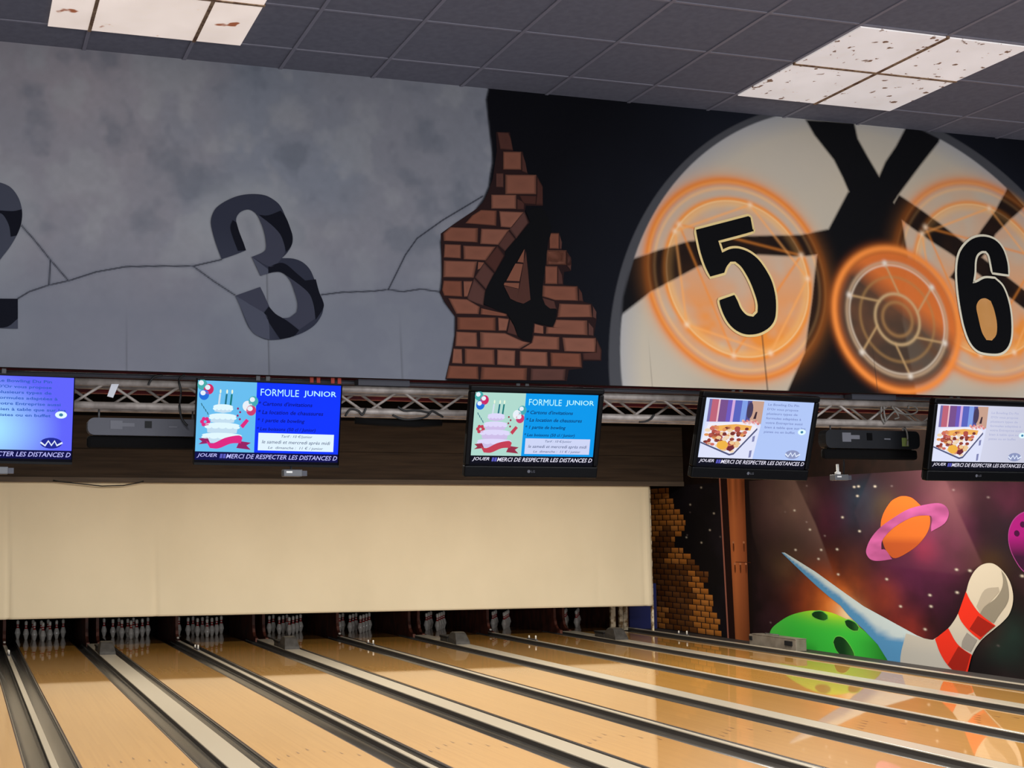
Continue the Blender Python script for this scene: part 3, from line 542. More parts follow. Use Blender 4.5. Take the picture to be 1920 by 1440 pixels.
def make_dividers():
    spec = [(0.5 * (lane_x(k) + lane_x(k + 1)), 0.06 if k % 2 == 0 else 0.27, k) for k in range(0, 8)]
    names = {0: 'narrow raised divider left of the first full lane', 1: 'wide grey ball return divider between first and second full lanes',
             2: 'narrow raised divider between second and third full lanes', 3: 'wide grey ball return divider between third and fourth full lanes',
             4: 'narrow raised divider, third narrow one from the left', 5: 'wide grey ball return divider, second wide one from the right wall',
             6: 'narrow raised divider nearest the right wall', 7: 'wide grey ball return divider nearest the right wall'}
    for x, w, k in spec:
        t = thing('lane_divider', names[k], 'lane divider', (x, 0, 0), group='wide lane dividers' if w > 0.1 else 'narrow lane dividers')
        y1 = -1.0 if w < 0.1 else -1.35
        MB().box(-w / 2, w / 2, -18.29, y1, -0.18, 0.034).build('divider_body', M['capside'], t)
        MB().box(-w / 2 - 0.004, w / 2 + 0.004, -18.29, y1, 0.034, 0.05).build('divider_cap', M['cap'], t, bevel=0.005)
        if w < 0.1: MB().lathe([(0.026, 0), (0.026, 0.05), (0.018, 0.062), (0.0, 0.064)], 12, c=(0, y1 - 0.06, 0.05)).build('end_stud', M['white'], t)
    t = thing('lane_rail', 'low dark rail with a light top edge along the painted right wall', 'rail', (12.5, 0, 0))
    MB().box(-0.038, 0.033, -18.29, -0.9, -0.19, 0.045).build('rail_body', M['capside'], t)
    MB().box(-0.042, 0.035, -18.29, -0.9, 0.045, 0.062).build('rail_cap', M['cap'], t, bevel=0.005)
    # accelerator hoods on the wide dividers
    hood = thing('ball_return_hood', 'grey ball return hood on the leftmost wide divider', 'ball return hood', (0, 0, 0), group='ball return hoods')
    prof = [(-3.62, 0), (-3.60, 0.05), (-3.50, 0.175), (-3.46, 0.205), (-3.40, 0.217), (-3.28, 0.212), (-3.22, 0.19), (-3.16, 0.12), (-3.15, 0)]
    m = MB(); n = len(prof); wid = [0.145, 0.143, 0.115, 0.105, 0.1, 0.1, 0.105, 0.125, 0.13]
    v = [(-wd, p[0], p[1]) for p, wd in zip(prof, wid)] + [(wd, p[0], p[1]) for p, wd in zip(prof, wid)]
    f = [(i, i + 1, n + i + 1, n + i) for i in range(n - 1)] + [tuple(range(n)), tuple(range(2 * n - 1, n - 1, -1))]
    m.add(v, f); m.build('hood_shell', M['hood'], hood, bevel=0.012)
    MB().box(-0.13, 0.1, -3.14, -2.75, 0.0, 0.075).build('rear_box', M['hood'], hood, bevel=0.008)
    MB().box(-0.14, 0.105, -3.14, -2.73, 0.0752, 0.115).build('rear_flap', M['darkgrey'], hood, bevel=0.008)
    labs = ['grey ball return hood on the leftmost wide divider', 'grey ball return hood on the second wide divider from the left',
            'grey ball return hood on the third wide divider from the left', 'grey ball return hood on the wide divider nearest the right wall']
    for i, k in enumerate((1, 3, 5, 7)):
        o = hood if i == 0 else copy_tree(hood)
        o.location = (0.5 * (lane_x(k) + lane_x(k + 1)), 0, 0.05); o['label'] = labs[i]
    # small ball sensors on the narrow dividers and the wall rail
    sen = thing('ball_sensor', '', 'sensor', (0, 0, 0), group='ball sensors')
    MB().box(-0.02, 0.02, -0.20, 0.20, 0.0, 0.02).build('sensor_base', M['greyplastic'], sen)
    for y, hh in ((-0.15, 0.08), (0.15, 0.06)):
        MB().lathe([(0.016, 0.02), (0.016, hh), (0.01, hh + 0.012), (0, hh + 0.013)], 10, c=(0, y, 0)).build('sensor_eye', M['white'], sen)
    labs = {0: 'small white paired sensor on the leftmost narrow divider', 2: 'small white paired sensor on the second narrow divider from the left',
            4: 'small white paired sensor on the third narrow divider from the left', 6: 'small white paired sensor on the narrow divider nearest the right wall',
            8: 'small white paired sensor on the rail beside the painted bricks'}
    for i, k in enumerate((0, 2, 4, 6, 8)):
        o = sen if i == 0 else copy_tree(sen)
        o.location = (12.5 if k == 8 else 0.5 * (lane_x(k) + lane_x(k + 1)), -3.1, 0.062 if k == 8 else 0.05); o['label'] = labs[k]
make_dividers()

# ------------------------------------------------------------------ pins and the pin end
def make_pins():
    prof = [(0.026, 0), (0.0285, 0.004), (0.0355, 0.03), (0.0498, 0.0857), (0.0595, 0.105), (0.0605, 0.1143), (0.0585, 0.135), (0.0525, 0.16), (0.0463, 0.1842),
            (0.0316, 0.2191), (0.0262, 0.237), (0.0236, 0.249), (0.0229, 0.2525), (0.0232, 0.266), (0.0248, 0.278), (0.0265, 0.290), (0.0305, 0.318), (0.0323, 0.343), (0.0298, 0.36), (0.022, 0.3735), (0.011, 0.3798), (0.0, 0.381)]
    mis = [0] * (len(prof) - 1); mis[9] = mis[10] = 1; mis[13] = mis[14] = 1
    p0 = MB().lathe(prof, 20, mis=mis).build('bowling_pin', [M['pinwhite'], M['pinred']], None)
    rack = ['leftmost rack of pins', 'second rack from the left', 'third rack from the left', 'fourth rack from the left', 'fourth rack from the right',
            'third rack from the right', 'second rack from the right', 'rightmost rack of pins']
    s = 0.3048; d = s * math.sqrt(3) / 2
    pos = [('front pin', 0, 0)] + [('second row %s pin' % n, x, d) for n, x in (('left', -s / 2), ('right', s / 2))] + \
          [('third row %s pin' % n, x, 2 * d) for n, x in (('left', -s), ('middle', 0), ('right', s))] + \
          [('back row %s pin' % n, x, 3 * d) for n, x in (('far left', -1.5 * s), ('inner left', -s / 2), ('inner right', s / 2), ('far right', 1.5 * s))]
    first = True
    for k in range(1, 9):
        for nm, x, y in pos:
            o = p0 if first else p0.copy()
            if not first: COL.objects.link(o)
            first = False
            o.location = (lane_x(k) + x, y, 0.0005); o.rotation_euler = (0, 0, random.random() * 6)
            tag(o, 'white bowling pin, %s of the %s' % (nm, rack[k - 1].replace(' of pins', '')), 'bowling pin', 'bowling pins in the %s' % rack[k - 1])
make_pins()

def make_pin_end():
    prof = [(-0.92, 0.98), (-0.92, 0.30), (-0.97, 0.16), (-1.06, 0.085), (-1.22, 0.055), (-1.22, -0.19), (1.34, -0.19), (1.34, 0.98)]
    labs = {0: 'dark red brown partition board left of the leftmost rack of pins', 2: 'dark red brown partition board between second and third racks from the left',
            4: 'dark red brown partition board between fourth and fifth racks from the left', 6: 'dark red brown partition board between sixth and seventh racks from the left'}
    wl = {1: 'first and second', 3: 'third and fourth', 5: 'fifth and sixth', 7: 'two rightmost'}
    for k in range(0, 8):
        x = 0.5 * (lane_x(k) + lane_x(k + 1))
        if k % 2 == 0:
            tag(MB().prism(prof, x - 0.028, x + 0.028, 'x').build('kickback_partition', M['kick']), labs[k], 'partition', 'partitions between the racks')
        else:
            for q, nm in ((-1, 'left'), (1, 'right')):
                tag(MB().prism(prof, x + q * 0.104 - 0.028, x + q * 0.104 + 0.028, 'x').build('kickback_partition', M['kick']),
                    'dark red brown partition board, %s one of the pair between the %s racks' % (nm, wl[k]), 'partition', 'partitions between the racks')
    x = 12.01
    tag(MB().box(12.47, 12.52, -0.90, 1.34, -0.19, 0.98).build('kickback_partition', M['kick']), 'dark partition board beside the rightmost rack of pins', 'partition', 'partitions between the racks')
    t = thing('machine_frame', 'stained white upright frame at the right end of the pins', 'frame', (12.30, -0.95, 0))
    MB().box(-0.25, -0.14, -0.03, 0.03, 0.0, 0.95).build('upright', M['stainwhite'], t)
    MB().box(-0.04, 0.04, -0.03, 0.03, 0.0, 0.95).build('upright', M['stainwhite'], t)
    MB().box(0.06, 0.16, -0.02, 0.03, 0.0, 0.95).build('upright', M['stainwhite'], t)
    tag(MB().box(12.53, 13.20, -0.93, -0.89, 0.016, 1.0).build('side_panel', M['bluepanel']), 'dark blue panel under the right end of the cream sheet', 'panel')
    tag(MB().box(12.462, 12.505, -1.99, -1.94, 0.062, 3.1).build('screen_post', M['stainwhite']), 'thin white post at the right edge of the cream sheet', 'post')
make_pin_end()

def make_screen_cloth():
    x0, x1, z0, z1 = -5.2, 12.46, 0.585, 3.14
    nx, nz = 420, 60
    X = np.linspace(x0, x1, nx); Z = np.linspace(z0, z1, nz); XX, ZZ = np.meshgrid(X, Z)
    t = (ZZ - z0) / (z1 - z0)
    Y = -2.035 + 0.012 * np.sin(XX * 1.3 + 0.6) * (1 - t) + 0.02 * (vnoise(XX * 0.7 + 20, ZZ * 0.5 + 3, 3, 3) - 0.5)
    for c, w, a, hgt in ((-0.83, 0.03, 0.05, 1), (1.88, 0.045, 0.045, 0.75), (5.6, 0.06, 0.008, 0.6), (11.2, 0.06, 0.010, 0.8), (12.36, 0.03, -0.03, 1.2), (12.28, 0.03, 0.02, 1.0), (8.7, 0.08, 0.008, 0.5)):
        Y += a * np.exp(-((XX - c - 0.07 * (1 - t) * (c < 3)) / w) ** 2) * np.clip(hgt - t, 0, 1)
    Y += 0.006 * np.exp(-((ZZ - 2.82) / 0.015) ** 2)
    v = np.stack([XX, Y, ZZ], -1).reshape(-1, 3)
    f = [(j * nx + i, j * nx + i + 1, (j + 1) * nx + i + 1, (j + 1) * nx + i) for j in range(nz - 1) for i in range(nx - 1)]
    o = MB().add(v, f, smooth=True).build('masking_sheet', M['cloth'], None, fix=False)
    md = o.modifiers.new('Solid', 'SOLIDIFY'); md.thickness = 0.004; md.offset = 1
    tag(o, 'long plain cream sheet hanging above the racks of pins', 'sheet')
    tag(MB().tube([(-0.0, -2.14, 3.13), (0.1, -2.14, 3.108), (0.5, -2.14, 3.07), (0.9, -2.14, 3.03), (1.3, -2.14, 3.045), (1.6, -2.14, 3.1), (1.68, -2.14, 3.13)], 0.012, 6).build('loose_cable', M['cable']),
        'thin dark cable sagging over the top left of the cream sheet', 'cable')
make_screen_cloth()

def make_ledge_box():
    t = thing('metal_box', 'long low grey metal box on the ledge against the green painted ball', 'box', (12.86, -5.69, 0.016))
    MB().box(-0.11, 0.11, -0.70, 0.70, 0, 0.205).build('box_body', M['metalbox'], t, bevel=0.008)
    MB().box(-0.115, 0.115, -0.70, 0.60, 0.2052, 0.222).build('box_lid', M['metalbox'], t, bevel=0.004)
    MB().tube([(0, -0.05, 0.222), (0, -0.05, 0.245), (0, 0.35, 0.245), (0, 0.35, 0.222)], 0.008, 6).build('handle', M['steel'], t)
    MB().box(-0.135, -0.11, -0.60, -0.40, 0.09, 0.17).build('latch', M['darkgrey'], t)
    MB().box(-0.13, -0.11, 0.60, 0.68, 0.1, 0.17).build('latch', M['darkgrey'], t)
make_ledge_box()

# ------------------------------------------------------------------ murals
KF = 0.80           # brightness of the paint under the hall light, fascia
KW = 1.45           # the same on the side wall
def pf(*c): return np.clip(lin(c) / KF, 0, 0.85)
def pw_(*c): return np.clip(lin(c) / KW, 0, 0.85)
def fas(u, v, off=0.0): return Vector((u, FAS_Y - (CEIL - v) * FAS_T - off, v))
def fas_np(U, V): return np.stack([U, FAS_Y - (CEIL - V) * FAS_T - 0.0, V], -1)

def make_fascia():
    t = thing('number_mural', 'wide mural fascia hanging from the ceiling, cracked concrete at left, pale disc at right', 'mural', (0, 0, 0))
    us = np.concatenate([np.arange(XL, -1.8, 0.06), np.arange(-1.8, 6.50, 0.007), np.arange(6.50, XR + 0.03, 0.06)]); us[-1] = XR
    vs = np.linspace(FAS_Z0, CEIL, 277)
    U, V = np.meshgrid(us, vs)
    # concrete
    n1 = vnoise(U * 0.9 + 11, V * 0.9 + 5, 1, 4); n2 = vnoise(U * 4.6 + 3, V * 4.0 + 9, 2, 4); n3 = vnoise(U * 26, V * 26, 5, 2)
    img = np.zeros(U.shape + (3,)); img[:] = pf(102, 103, 109)
    blend(img, pf(117, 111, 114), np.clip((n1 - 0.42) * 3, 0, 1) * np.clip((1.6 - U) / 2.0, 0, 1) * 0.8)
    blend(img, pf(100, 106, 116), np.clip((0.52 - n1) * 3, 0, 1) * 0.7)
    blend(img, pf(76, 80, 88), np.clip((n2 - 0.55) * 3.0, 0, 0.5) * np.clip((V - 3.5) / 0.5, 0.25, 1))
    blend(img, pf(120, 120, 122), np.clip((0.42 - n2) * 4, 0, 0.5))
    img *= (0.94 + 0.12 * n3)[..., None]
    for nm in ('three', 'two'):
        d = sdf(U, V, D[nm]); blend(img, pf(122, 124, 126), np.clip(1 - np.abs(d) / 0.16, 0, 1) * 0.55)
    low = np.clip((3.95 - V + 0.25 * (n1 - 0.5) + 0.05 * np.sin(U * 2)) / 0.5, 0, 1); blend(img, pf(88, 91, 100), low * 0.75)
    for i in range(7):
        d = seg_dist(U, V, D['crack_%d' % i]); w = 0.006
        blend(img, pf(84, 86, 94), np.clip(1 - d / 0.022, 0, 1) * 0.5); blend(img, pf(32, 33, 40), np.clip((w - d) / 0.004, 0, 1))
    # black night to the right of the broken concrete
    ce = D['concrete_edge']; ext = [(ce[0][0], CEIL + 0.2)] + ce + [(ce[-1][0], 3.0), (XR + 1, 3.0), (XR + 1, CEIL + 0.2)]
    dn = sdf(U, V, ext)
    night = np.zeros_like(img); night[:] = pf(7, 7, 11)
    dd = D['disc']; rd = np.hypot(U - dd[0], V - dd[1])
    blend(night, pf(22, 25, 33), np.clip(1 - (rd - dd[2]) / 0.75, 0, 1) * (0.35 + 0.9 * np.clip(n1 - 0.3, 0, 1)))
    a = cover(dn, 0.012); img += (night - img) * a[..., None]
    blend(img, pf(20, 20, 25), np.clip(1 - np.abs(dn) / 0.012, 0, 1) * (dn > -0.03) * 0.8)
    # pale disc with a grey rim and dark spokes
    rm = D['rim']; rr = np.hypot(U - rm[0], V - rm[1])
    blend(img, pf(60, 60, 63), cover(rr - 2.07, 0.012) * (U > 1.6))
    blend(img, pf(12, 12, 15), cover(rd - dd[2] - 0.012, 0.02) * (U > 1.6) * np.clip((3.9 - V) / 0.2, 0, 1) * np.clip((V - 3.5) / 0.2, 0, 1))
    disc = np.zeros_like(img); disc[:] = pf(164, 153, 135)
    blend(disc, pf(150, 146, 140), np.clip((n1 - 0.4) * 2.5, 0, 1) * 0.6); blend(disc, pf(128, 132, 140), np.clip(1 + (rd - dd[2]) / 0.16, 0, 1) * 0.6)
    md = cover(rd - dd[2], 0.012)
    spokes = np.full(U.shape, 1e9)
    for i in range(6): spokes = np.minimum(spokes, sdf(U, V, D['spoke_%d' % i]))
    sp = cover(spokes, 0.02)
    def ring(c, r, w, col, alpha, dst, soft_=1.0):
        q = np.abs(np.hypot(U - c[0], V - c[1]) - r); blend(dst, col, np.exp(-(q / w) ** 2 * soft_) * alpha)
    n4 = vnoise(U * 5 + 31, V * 5 + 17, 8, 3)
    blend(disc, pf(11, 11, 13), sp)
    for key, inner, bright in (('ring5', 'ring5b', 1.0), ('ring6', 'ring6b', 0.8)):
        c = D[key]; ci = D[inner]; q = np.hypot(U - c[0], V - c[1]); r = c[2]
        on = 1 - 0.8 * sp
        wash = np.clip((r * 1.0 - q) / 0.16, 0, 1) * (0.34 + 0.66 * np.clip((c[1] + 0.15 - V) / 0.5, 0, 1)) * np.clip(n4 * 1.7 - 0.1, 0.15, 1)
        blend(disc, pf(204, 122, 48), wash * (1 - 0.95 * sp))
        def R(rad, w, col, al): blend(disc, col, np.exp(-((q - rad) / w) ** 2) * al * on * bright)
        R(r, 0.034, pf(196, 100, 24), 0.95); R(r + 0.02, 0.07, pf(206, 130, 60), 0.3); R(r - 0.055, 0.012, pf(220, 160, 100), 0.5); R(r - 0.01, 0.010, pf(222, 146, 76), 0.4)
        R(ci[2], 0.020, pf(206, 116, 34), 0.9); R(ci[2] - 0.03, 0.03, pf(226, 160, 90), 0.5); R(ci[2] - 0.012, 0.006, pf(228, 180, 128), 0.6)
        rs = ci[2] - 0.01
        for k0, n_, col in ((0.35, 3, (208, 122, 46)), (1.3, 5, (216, 146, 80))):     # plain chords inside the ring
            pts = [(c[0] + rs * math.cos(k0 + 2 * PI * i / n_), c[1] + rs * math.sin(k0 + 2 * PI * i / n_)) for i in range(n_)]
            dq = seg_dist(U, V, pts, True); blend(disc, pf(*col), np.exp(-(dq / 0.010) ** 2) * 0.7 * (1 - 0.45 * sp))
            for x, y in pts: blend(disc, pf(232, 196, 168), np.exp(-((U - x) ** 2 + (V - y) ** 2) / 0.02 ** 2) * 0.6)
    # the middle ring, over the dark lower spoke
    c = D['shield']; th = 0.0; q = np.hypot((U - c[0]) / 1.0, V - c[1]); r = 0.50
    blend(disc, pf(64, 50, 40), np.clip((r - q) / 0.04, 0, 1) * 0.92)
    blend(disc, pf(96, 62, 42), np.clip((r - q) / 0.1, 0, 1) * np.clip(n4 * 2.4 - 0.9, 0, 1) * 0.7)
    top = np.clip((U - c[0]) * 0.7 + (V - c[1]) - 0.05, 0, 0.2) * 5
    blend(disc, pf(196, 100, 42), np.clip((r - q) / 0.04, 0, 1) * top * 0.85)
    for rad, w, col, al in ((0.50, 0.042, (190, 96, 38), 0.6), (0.505, 0.022, (222, 124, 54), 0.95), (0.405, 0.014, (168, 140, 110), 0.75), (0.385, 0.008, (200, 180, 156), 0.6), (0.30, 0.012, (150, 112, 66), 0.5), (0.18, 0.012, (176, 146, 104), 0.8), (0.12, 0.014, (150, 110, 66), 0.6)):
        blend(disc, pf(*col), np.exp(-((q - rad) / w) ** 2) * al)
    for i in range(6):
        an = 0.3 + i * PI / 3; p = [(c[0] + 0.18 * math.cos(an), c[1] + 0.18 * math.sin(an)), (c[0] + 0.4 * math.cos(an + 0.35), c[1] + 0.4 * math.sin(an + 0.35))]
        blend(disc, pf(170, 136, 92), np.exp(-(seg_dist(U, V, p) / 0.009) ** 2) * 0.75)
        blend(disc, pf(206, 196, 182), np.exp(-((U - p[1][0]) ** 2 + (V - p[1][1]) ** 2) / 0.02 ** 2) * 0.8)
    img += (disc - img) * md[..., None]
    for key in ('ring6',):                                        # ring 6 runs out over the rim
        c = D[key]; q = np.hypot(U - c[0], V - c[1]); out = 1 - md
        for rad, w, col, al in ((c[2], 0.035, (170, 112, 46), 0.8), (c[2] - 0.055, 0.014, (180, 150, 80), 0.5), (D['ring6b'][2], 0.02, (190, 130, 56), 0.7)):
            blend(img, pf(*col), np.exp(-((q - rad) / w) ** 2) * al * out)
    for (x, z), hz, al in zip(D['seams'], (3.5, 3.95, 3.55, 3.45, 3.75, 3.5), (0.3, 0.45, 0.35, 0.3, 0.85, 0.6)):
        blend(img, pf(34, 32, 32), np.clip((0.006 - np.abs(U - x)) / 0.004, 0, 1) * al * np.clip((hz - V) / 0.25, 0, 1))
    grid_object('painted_face', us, vs, fas_np, np.clip(img, 0.0015, 0.85), t)
    a, b = fas(0, CEIL), fas(0, FAS_Z0)
    MB().prism([(a.y + 0.002, a.z - 0.002), (b.y + 0.002, b.z), (b.y + 0.04, b.z), (a.y + 0.04, a.z - 0.002)], XL + 0.001, XR - 0.001, 'x').build('backing_board', M['blackmatt'], t)
    L = 0.0022
    # broken brickwork around number 4
    m = MB(); m.flat(D['mortar'], lambda u, v: fas(u, v, L), pf(30, 17, 17))
    rnd = random.Random(3)
    for kind, p in D['bricks']:
        base = {'n': (102, 62, 48), 's': (62, 37, 32), 'd': (68, 41, 35)}[kind]; j = rnd.uniform(-7, 7); base = tuple(c + j for c in base)
        sp_ = soft(p, 20, 3) if kind != 's' else p
        cx = sum(a for a, _ in p) / len(p); cz = sum(b for _, b in p) / len(p)
        ctr = fas(cx, cz, 2 * L)
        def shr(k): return [(cx + (a - cx) * k, cz + (b - cz) * k) for a, b in p]
        o0, o1 = shr(0.985), shr(0.80); n = len(p)
        cols = [pf(*[c * 0.62 for c in base])] * n + [pf(*base)] * n + [pf(*[c * (1.0 if kind == 's' else 0.93) for c in base])]
        m.add([fas(a, b, 2 * L) for a, b in o0 + o1] + [ctr], [(i, (i + 1) % n, n + (i + 1) % n, n + i) for i in range(n)] + [(n + i, n + (i + 1) % n, 2 * n) for i in range(n)], cols)
    m.build('brick_patch', M['paint'], t)
    shade = {'b': (11, 12, 20), 'm': (47, 48, 59), 'l': (58, 60, 71)}
    def digit(key, base, facets, label, outline=None, hole=None, hole_col=None):
        m = MB(); pts = soft(D[key], 42, 4)
        if outline:
            for qd in stroke(pts, 0.034, True): m.flat(qd, lambda u, v: fas(u, v, 3 * L), pf(*outline))
        patch(m, pts, lambda u, v: fas(u, v, 4 * L), base, 0.05)
        for k in facets: m.flat(soft(D[k], 42, 3), lambda u, v: fas(u, v, 5 * L), pf(*shade[k[-1]]))
        if hole: patch(m, soft(D[hole], 42, 4), lambda u, v: fas(u, v, 5 * L), hole_col, 0.03)
        o = m.build('lane_number', M['paint'], t); o['label'] = label
    g3 = lambda u, v: np.outer(np.ones(len(u)), pf(36, 38, 49)) + np.outer(np.clip((4.0 - v) * 1.2, 0, 1) * np.clip((0.0 - u) * 6 + 0.6, 0, 1), pf(56, 58, 70) - pf(40, 42, 54))
    flat_ = lambda c: (lambda u, v: np.outer(np.ones(len(u)), pf(*c)))
    digit('two', lambda u, v: np.outer(np.ones(len(u)), pf(50, 52, 62)), ['two_0b', 'two_1b'], 'dark shaded number 2')
    digit('three', g3, sorted(k for k in D if k.startswith('three_')), 'dark shaded number 3')
    m = MB(); m.flat(soft(D['four'], 30, 2), lambda u, v: fas(u, v, 3 * L), pf(8, 8, 10))
    def hole4(k): return D[k]
    o = None
    m2 = m; m2.build('lane_number', M['paint'], t)['label'] = 'black number 4 over broken bricks'
    # bricks seen through the opening of the 4
    m = MB(); m.flat(D['four_hole'], lambda u, v: fas(u, v, 4 * L), pf(30, 17, 17))
    for kind, p in D['bricks'][-5:]: m.flat(p, lambda u, v: fas(u, v, 5 * L), pf(*{'n': (100, 61, 47), 's': (62, 37, 31), 'd': (62, 37, 31)}[kind]))
    m.build('brick_opening', M['paint'], t)
    digit('five', flat_((8, 8, 10)), [], 'black number 5 on the left orange ring', outline=(196, 172, 118))
    hc = lambda u, v: np.outer(np.ones(len(u)), pf(172, 122, 70)) + np.outer(vnoise(u * 12, v * 12, 4, 2) - 0.5, pf(90, 80, 70) * 0.5)
    digit('six', flat_((8, 8, 10)), [], 'black number 6 on the right orange ring', outline=(190, 182, 160), hole='six_hole', hole_col=hc)
make_fascia()

def wal(u, v, off=0.0): return Vector((XR - 0.004 - off, u, v))
def wal_np(U, V): return np.stack([np.full(U.shape, XR - 0.004), U, V], -1)
def make_wall_mural():
    t = thing('space_mural', 'painted space scene on the right wall with green ball and giant pin', 'mural', (0, 0, 0))
    us = np.concatenate([np.arange(-18.2, -13.2, 0.08), np.arange(-13.2, YB - 0.15, 0.022)]); vs = np.linspace(0.016, 3.13, 260)
    U, V = np.meshgrid(us, vs)
    n1 = vnoise(U * 0.8 + 40, V * 1.1 + 4, 11, 5); n2 = vnoise(U * 2.4 + 40, V * 2.8 + 4, 12, 4)
    img = np.zeros(U.shape + (3,)); img[:] = pw_(33, 21, 24)
    blend(img, pw_(20, 16, 18), np.clip((n1 - 0.45) * 4, 0, 1) * 0.8); blend(img, pw_(62, 36, 44), np.clip((0.48 - n1) * 4, 0, 1) * 0.6)
    edge = D['column'][2][0] + 0.1
    for cy, cz, ry, rz, c, a in D['blobs']:
        k = np.exp(-(((U - cy) / (ry * 0.85)) ** 2 + ((V - cz) / (rz * 0.85)) ** 2)) * a * np.clip(0.3 + n2 * 1.0, 0, 1.0)
        blend(img, pw_(*c), np.clip(k, 0, 1))
    for key, c, al in (('beam_0', (118, 92, 84), 0.42), ('beam_1', (128, 82, 90), 0.36)):
        d = sdf(U, V, D[key]); ed = seg_dist(U, V, D[key][1:5]); blend(img, pw_(*c), cover(d + 0.02, 0.05) * np.exp(-ed / 0.9) * al * 1.5 * np.clip((V - 1.2) / 1.0, 0, 1))
    # dark strip of sky between bricks and column
    cl = D['column_dark']; mid = 0.5 * (cl[0][0] + cl[3][0])
    blend(img, pw_(24, 21, 24), np.clip((U - mid) / 0.05, 0, 1) * 1.0); blend(img, pw_(40, 34, 44), np.clip((U - mid) / 0.05, 0, 1) * np.clip(n1 * 2 - 0.9, 0, 0.6))
    for y, z in D['stars'] + D['stars_left']:
        blend(img, pw_(225, 215, 200), np.exp(-(((U - y) / 0.028) ** 2 + ((V - z) / 0.016) ** 2)) * 0.95)
    for _ in range(32):
        y, z = random.uniform(-13, -1), random.uniform(0.3, 3.0); blend(img, pw_(190, 170, 170), np.exp(-(((U - y) / 0.024) ** 2 + ((V - z) / 0.014) ** 2)) * random.uniform(0.15, 0.45))
    grid_object('painted_sky', us, vs, wal_np, np.clip(img, 0.0015, 0.85), t)
    W = lambda n: (lambda u, v: wal(u, v, n * 0.002))
    # bricks
    m = MB(); be = D['brick_edge']; rnd = random.Random(9)
    def edge_y(z):
        for (y0, z0), (y1, z1) in zip(be, be[1:]):
            if min(z0, z1) <= z <= max(z0, z1) and z0 != z1: return y0 + (y1 - y0) * (z - z0) / (z1 - z0)
        return be[0][0] if z > 1.5 else be[-1][0]
    z = 0.03; row = 0; hb = 0.118
    while z < 3.02:
        y_end = edge_y(z + hb / 2) + rnd.uniform(-0.12, 0.12); y = YB - 0.2 - (0.16 if row % 2 else 0)
        while y > y_end + 0.1:
            l = max(0.14, min(0.30, y - y_end))
            dark = vnoise(np.array([y * 1.1 + 7]), np.array([z * 1.3 + 3]), 21, 2)[0]
            b = (222, 142, 66) if dark < 0.58 else (128, 78, 38); j = rnd.uniform(-10, 10); b = tuple(c + j for c in b)
            q = [(y - l + 0.012, z), (y - 0.012, z), (y - 0.012, z + hb - 0.012), (y - l + 0.012, z + hb - 0.012)]
            m.add([wal(a, c, 0.002) for a, c in q], [(0, 1, 2, 3)], [pw_(*[c * 0.72 for c in b]), pw_(*[c * 0.6 for c in b]), pw_(*b), pw_(*b)]); y -= 0.31
        z += hb; row += 1
    m.build('painted_bricks', M['paint'], t)
    # rusty column
    m = MB(); c = D['column']
    def column_col(u, v):
        f = np.clip((u - np.interp(v, [c[3][1], c[0][1]], [c[2][0], c[1][0]])) / 0.75, 0, 1)
        a = np.outer(np.ones(len(u)), pw_(172, 96, 57)); hi = np.exp(-((f - 0.55) / 0.18) ** 2)
        a += np.outer(hi, pw_(204, 118, 68) - pw_(172, 96, 57)); a *= (1 - 0.45 * np.exp(-(f / 0.13) ** 2))[:, None]
        st = np.clip((v - 2.4) / 0.6, 0, 1) * (np.sin(f * 22) > 0.2) * 0.4; a *= (1 - st)[:, None]
        a *= (1 - 0.28 * np.clip((1.4 - v) / 1.2, 0, 1))[:, None]; return a
    m.flat(D['column_dark'], W(1), pw_(40, 22, 20)); m.flat(D['column_shade'], W(1), pw_(28, 18, 18)); patch(m, c, W(2), column_col, 0.10)
    for q in stroke([D['pinkline'][0], D['pinkline'][2]], 0.05): m.flat(q, W(2), pw_(176, 112, 96))
    r1, r0 = D['column'][1][0], D['column'][0][0]
    zc = D['rivets'][2][1] + 0.03
    m.flat([(r1 - 0.12, zc), (r0 - 0.2, zc), (r0 - 0.2, zc + 0.012), (r1 - 0.12, zc + 0.012)], W(3), pw_(80, 40, 26))
    for y, zz in D['rivets']:
        m.flat(ellipse(y, zz - 0.09, 0.025, 0.10, 10), W(3), pw_(104, 54, 32)); m.flat(ellipse(y, zz, 0.035, 0.022, 12), W(4), pw_(196, 132, 96))
    m.build('painted_column', M['paint'], t)
    # green ball
    gb = soft(D['green_ball'], 60, 4); m = MB()
    h0, h1, h2 = D['ball_hole_0'], D['ball_hole_1'], D['ball_hole_2']
    gc = ((h0[0][0] + h1[3][0]) / 2 + 0.1, (h0[2][1] + h1[0][1]) / 2 + 0.10)
    lo = min(p[0] for p in D['green_ball'])
    def green(u, v):
        a = np.outer(np.ones(len(u)), pw_(64, 204, 70)); lime = np.exp(-(((u - gc[0] + 0.15) / 1.1) ** 2 + ((v - gc[1] - 0.04) / 0.20) ** 2))
        a += (pw_(216, 250, 40) - a) * (lime * 0.9)[:, None]
        lf = np.exp(-(((u + 4.9) / 0.5) ** 2)); a += (pw_(104, 226, 92) - a) * (lf * 0.5)[:, None]
        dk = np.clip((-7.2 - u) / 1.2, 0, 1) * np.clip((0.75 - v) / 0.5, 0, 1); a += (pw_(18, 44, 22) - a) * (dk ** 1.2)[:, None]; return a
    patch(m, gb, W(1), green, 0.07)
    m.build('painted_ball', M['paint'], t)['label'] = 'green painted bowling ball'
    ball = [o for o in bpy.data.objects if o.name == 'painted_ball'][0]
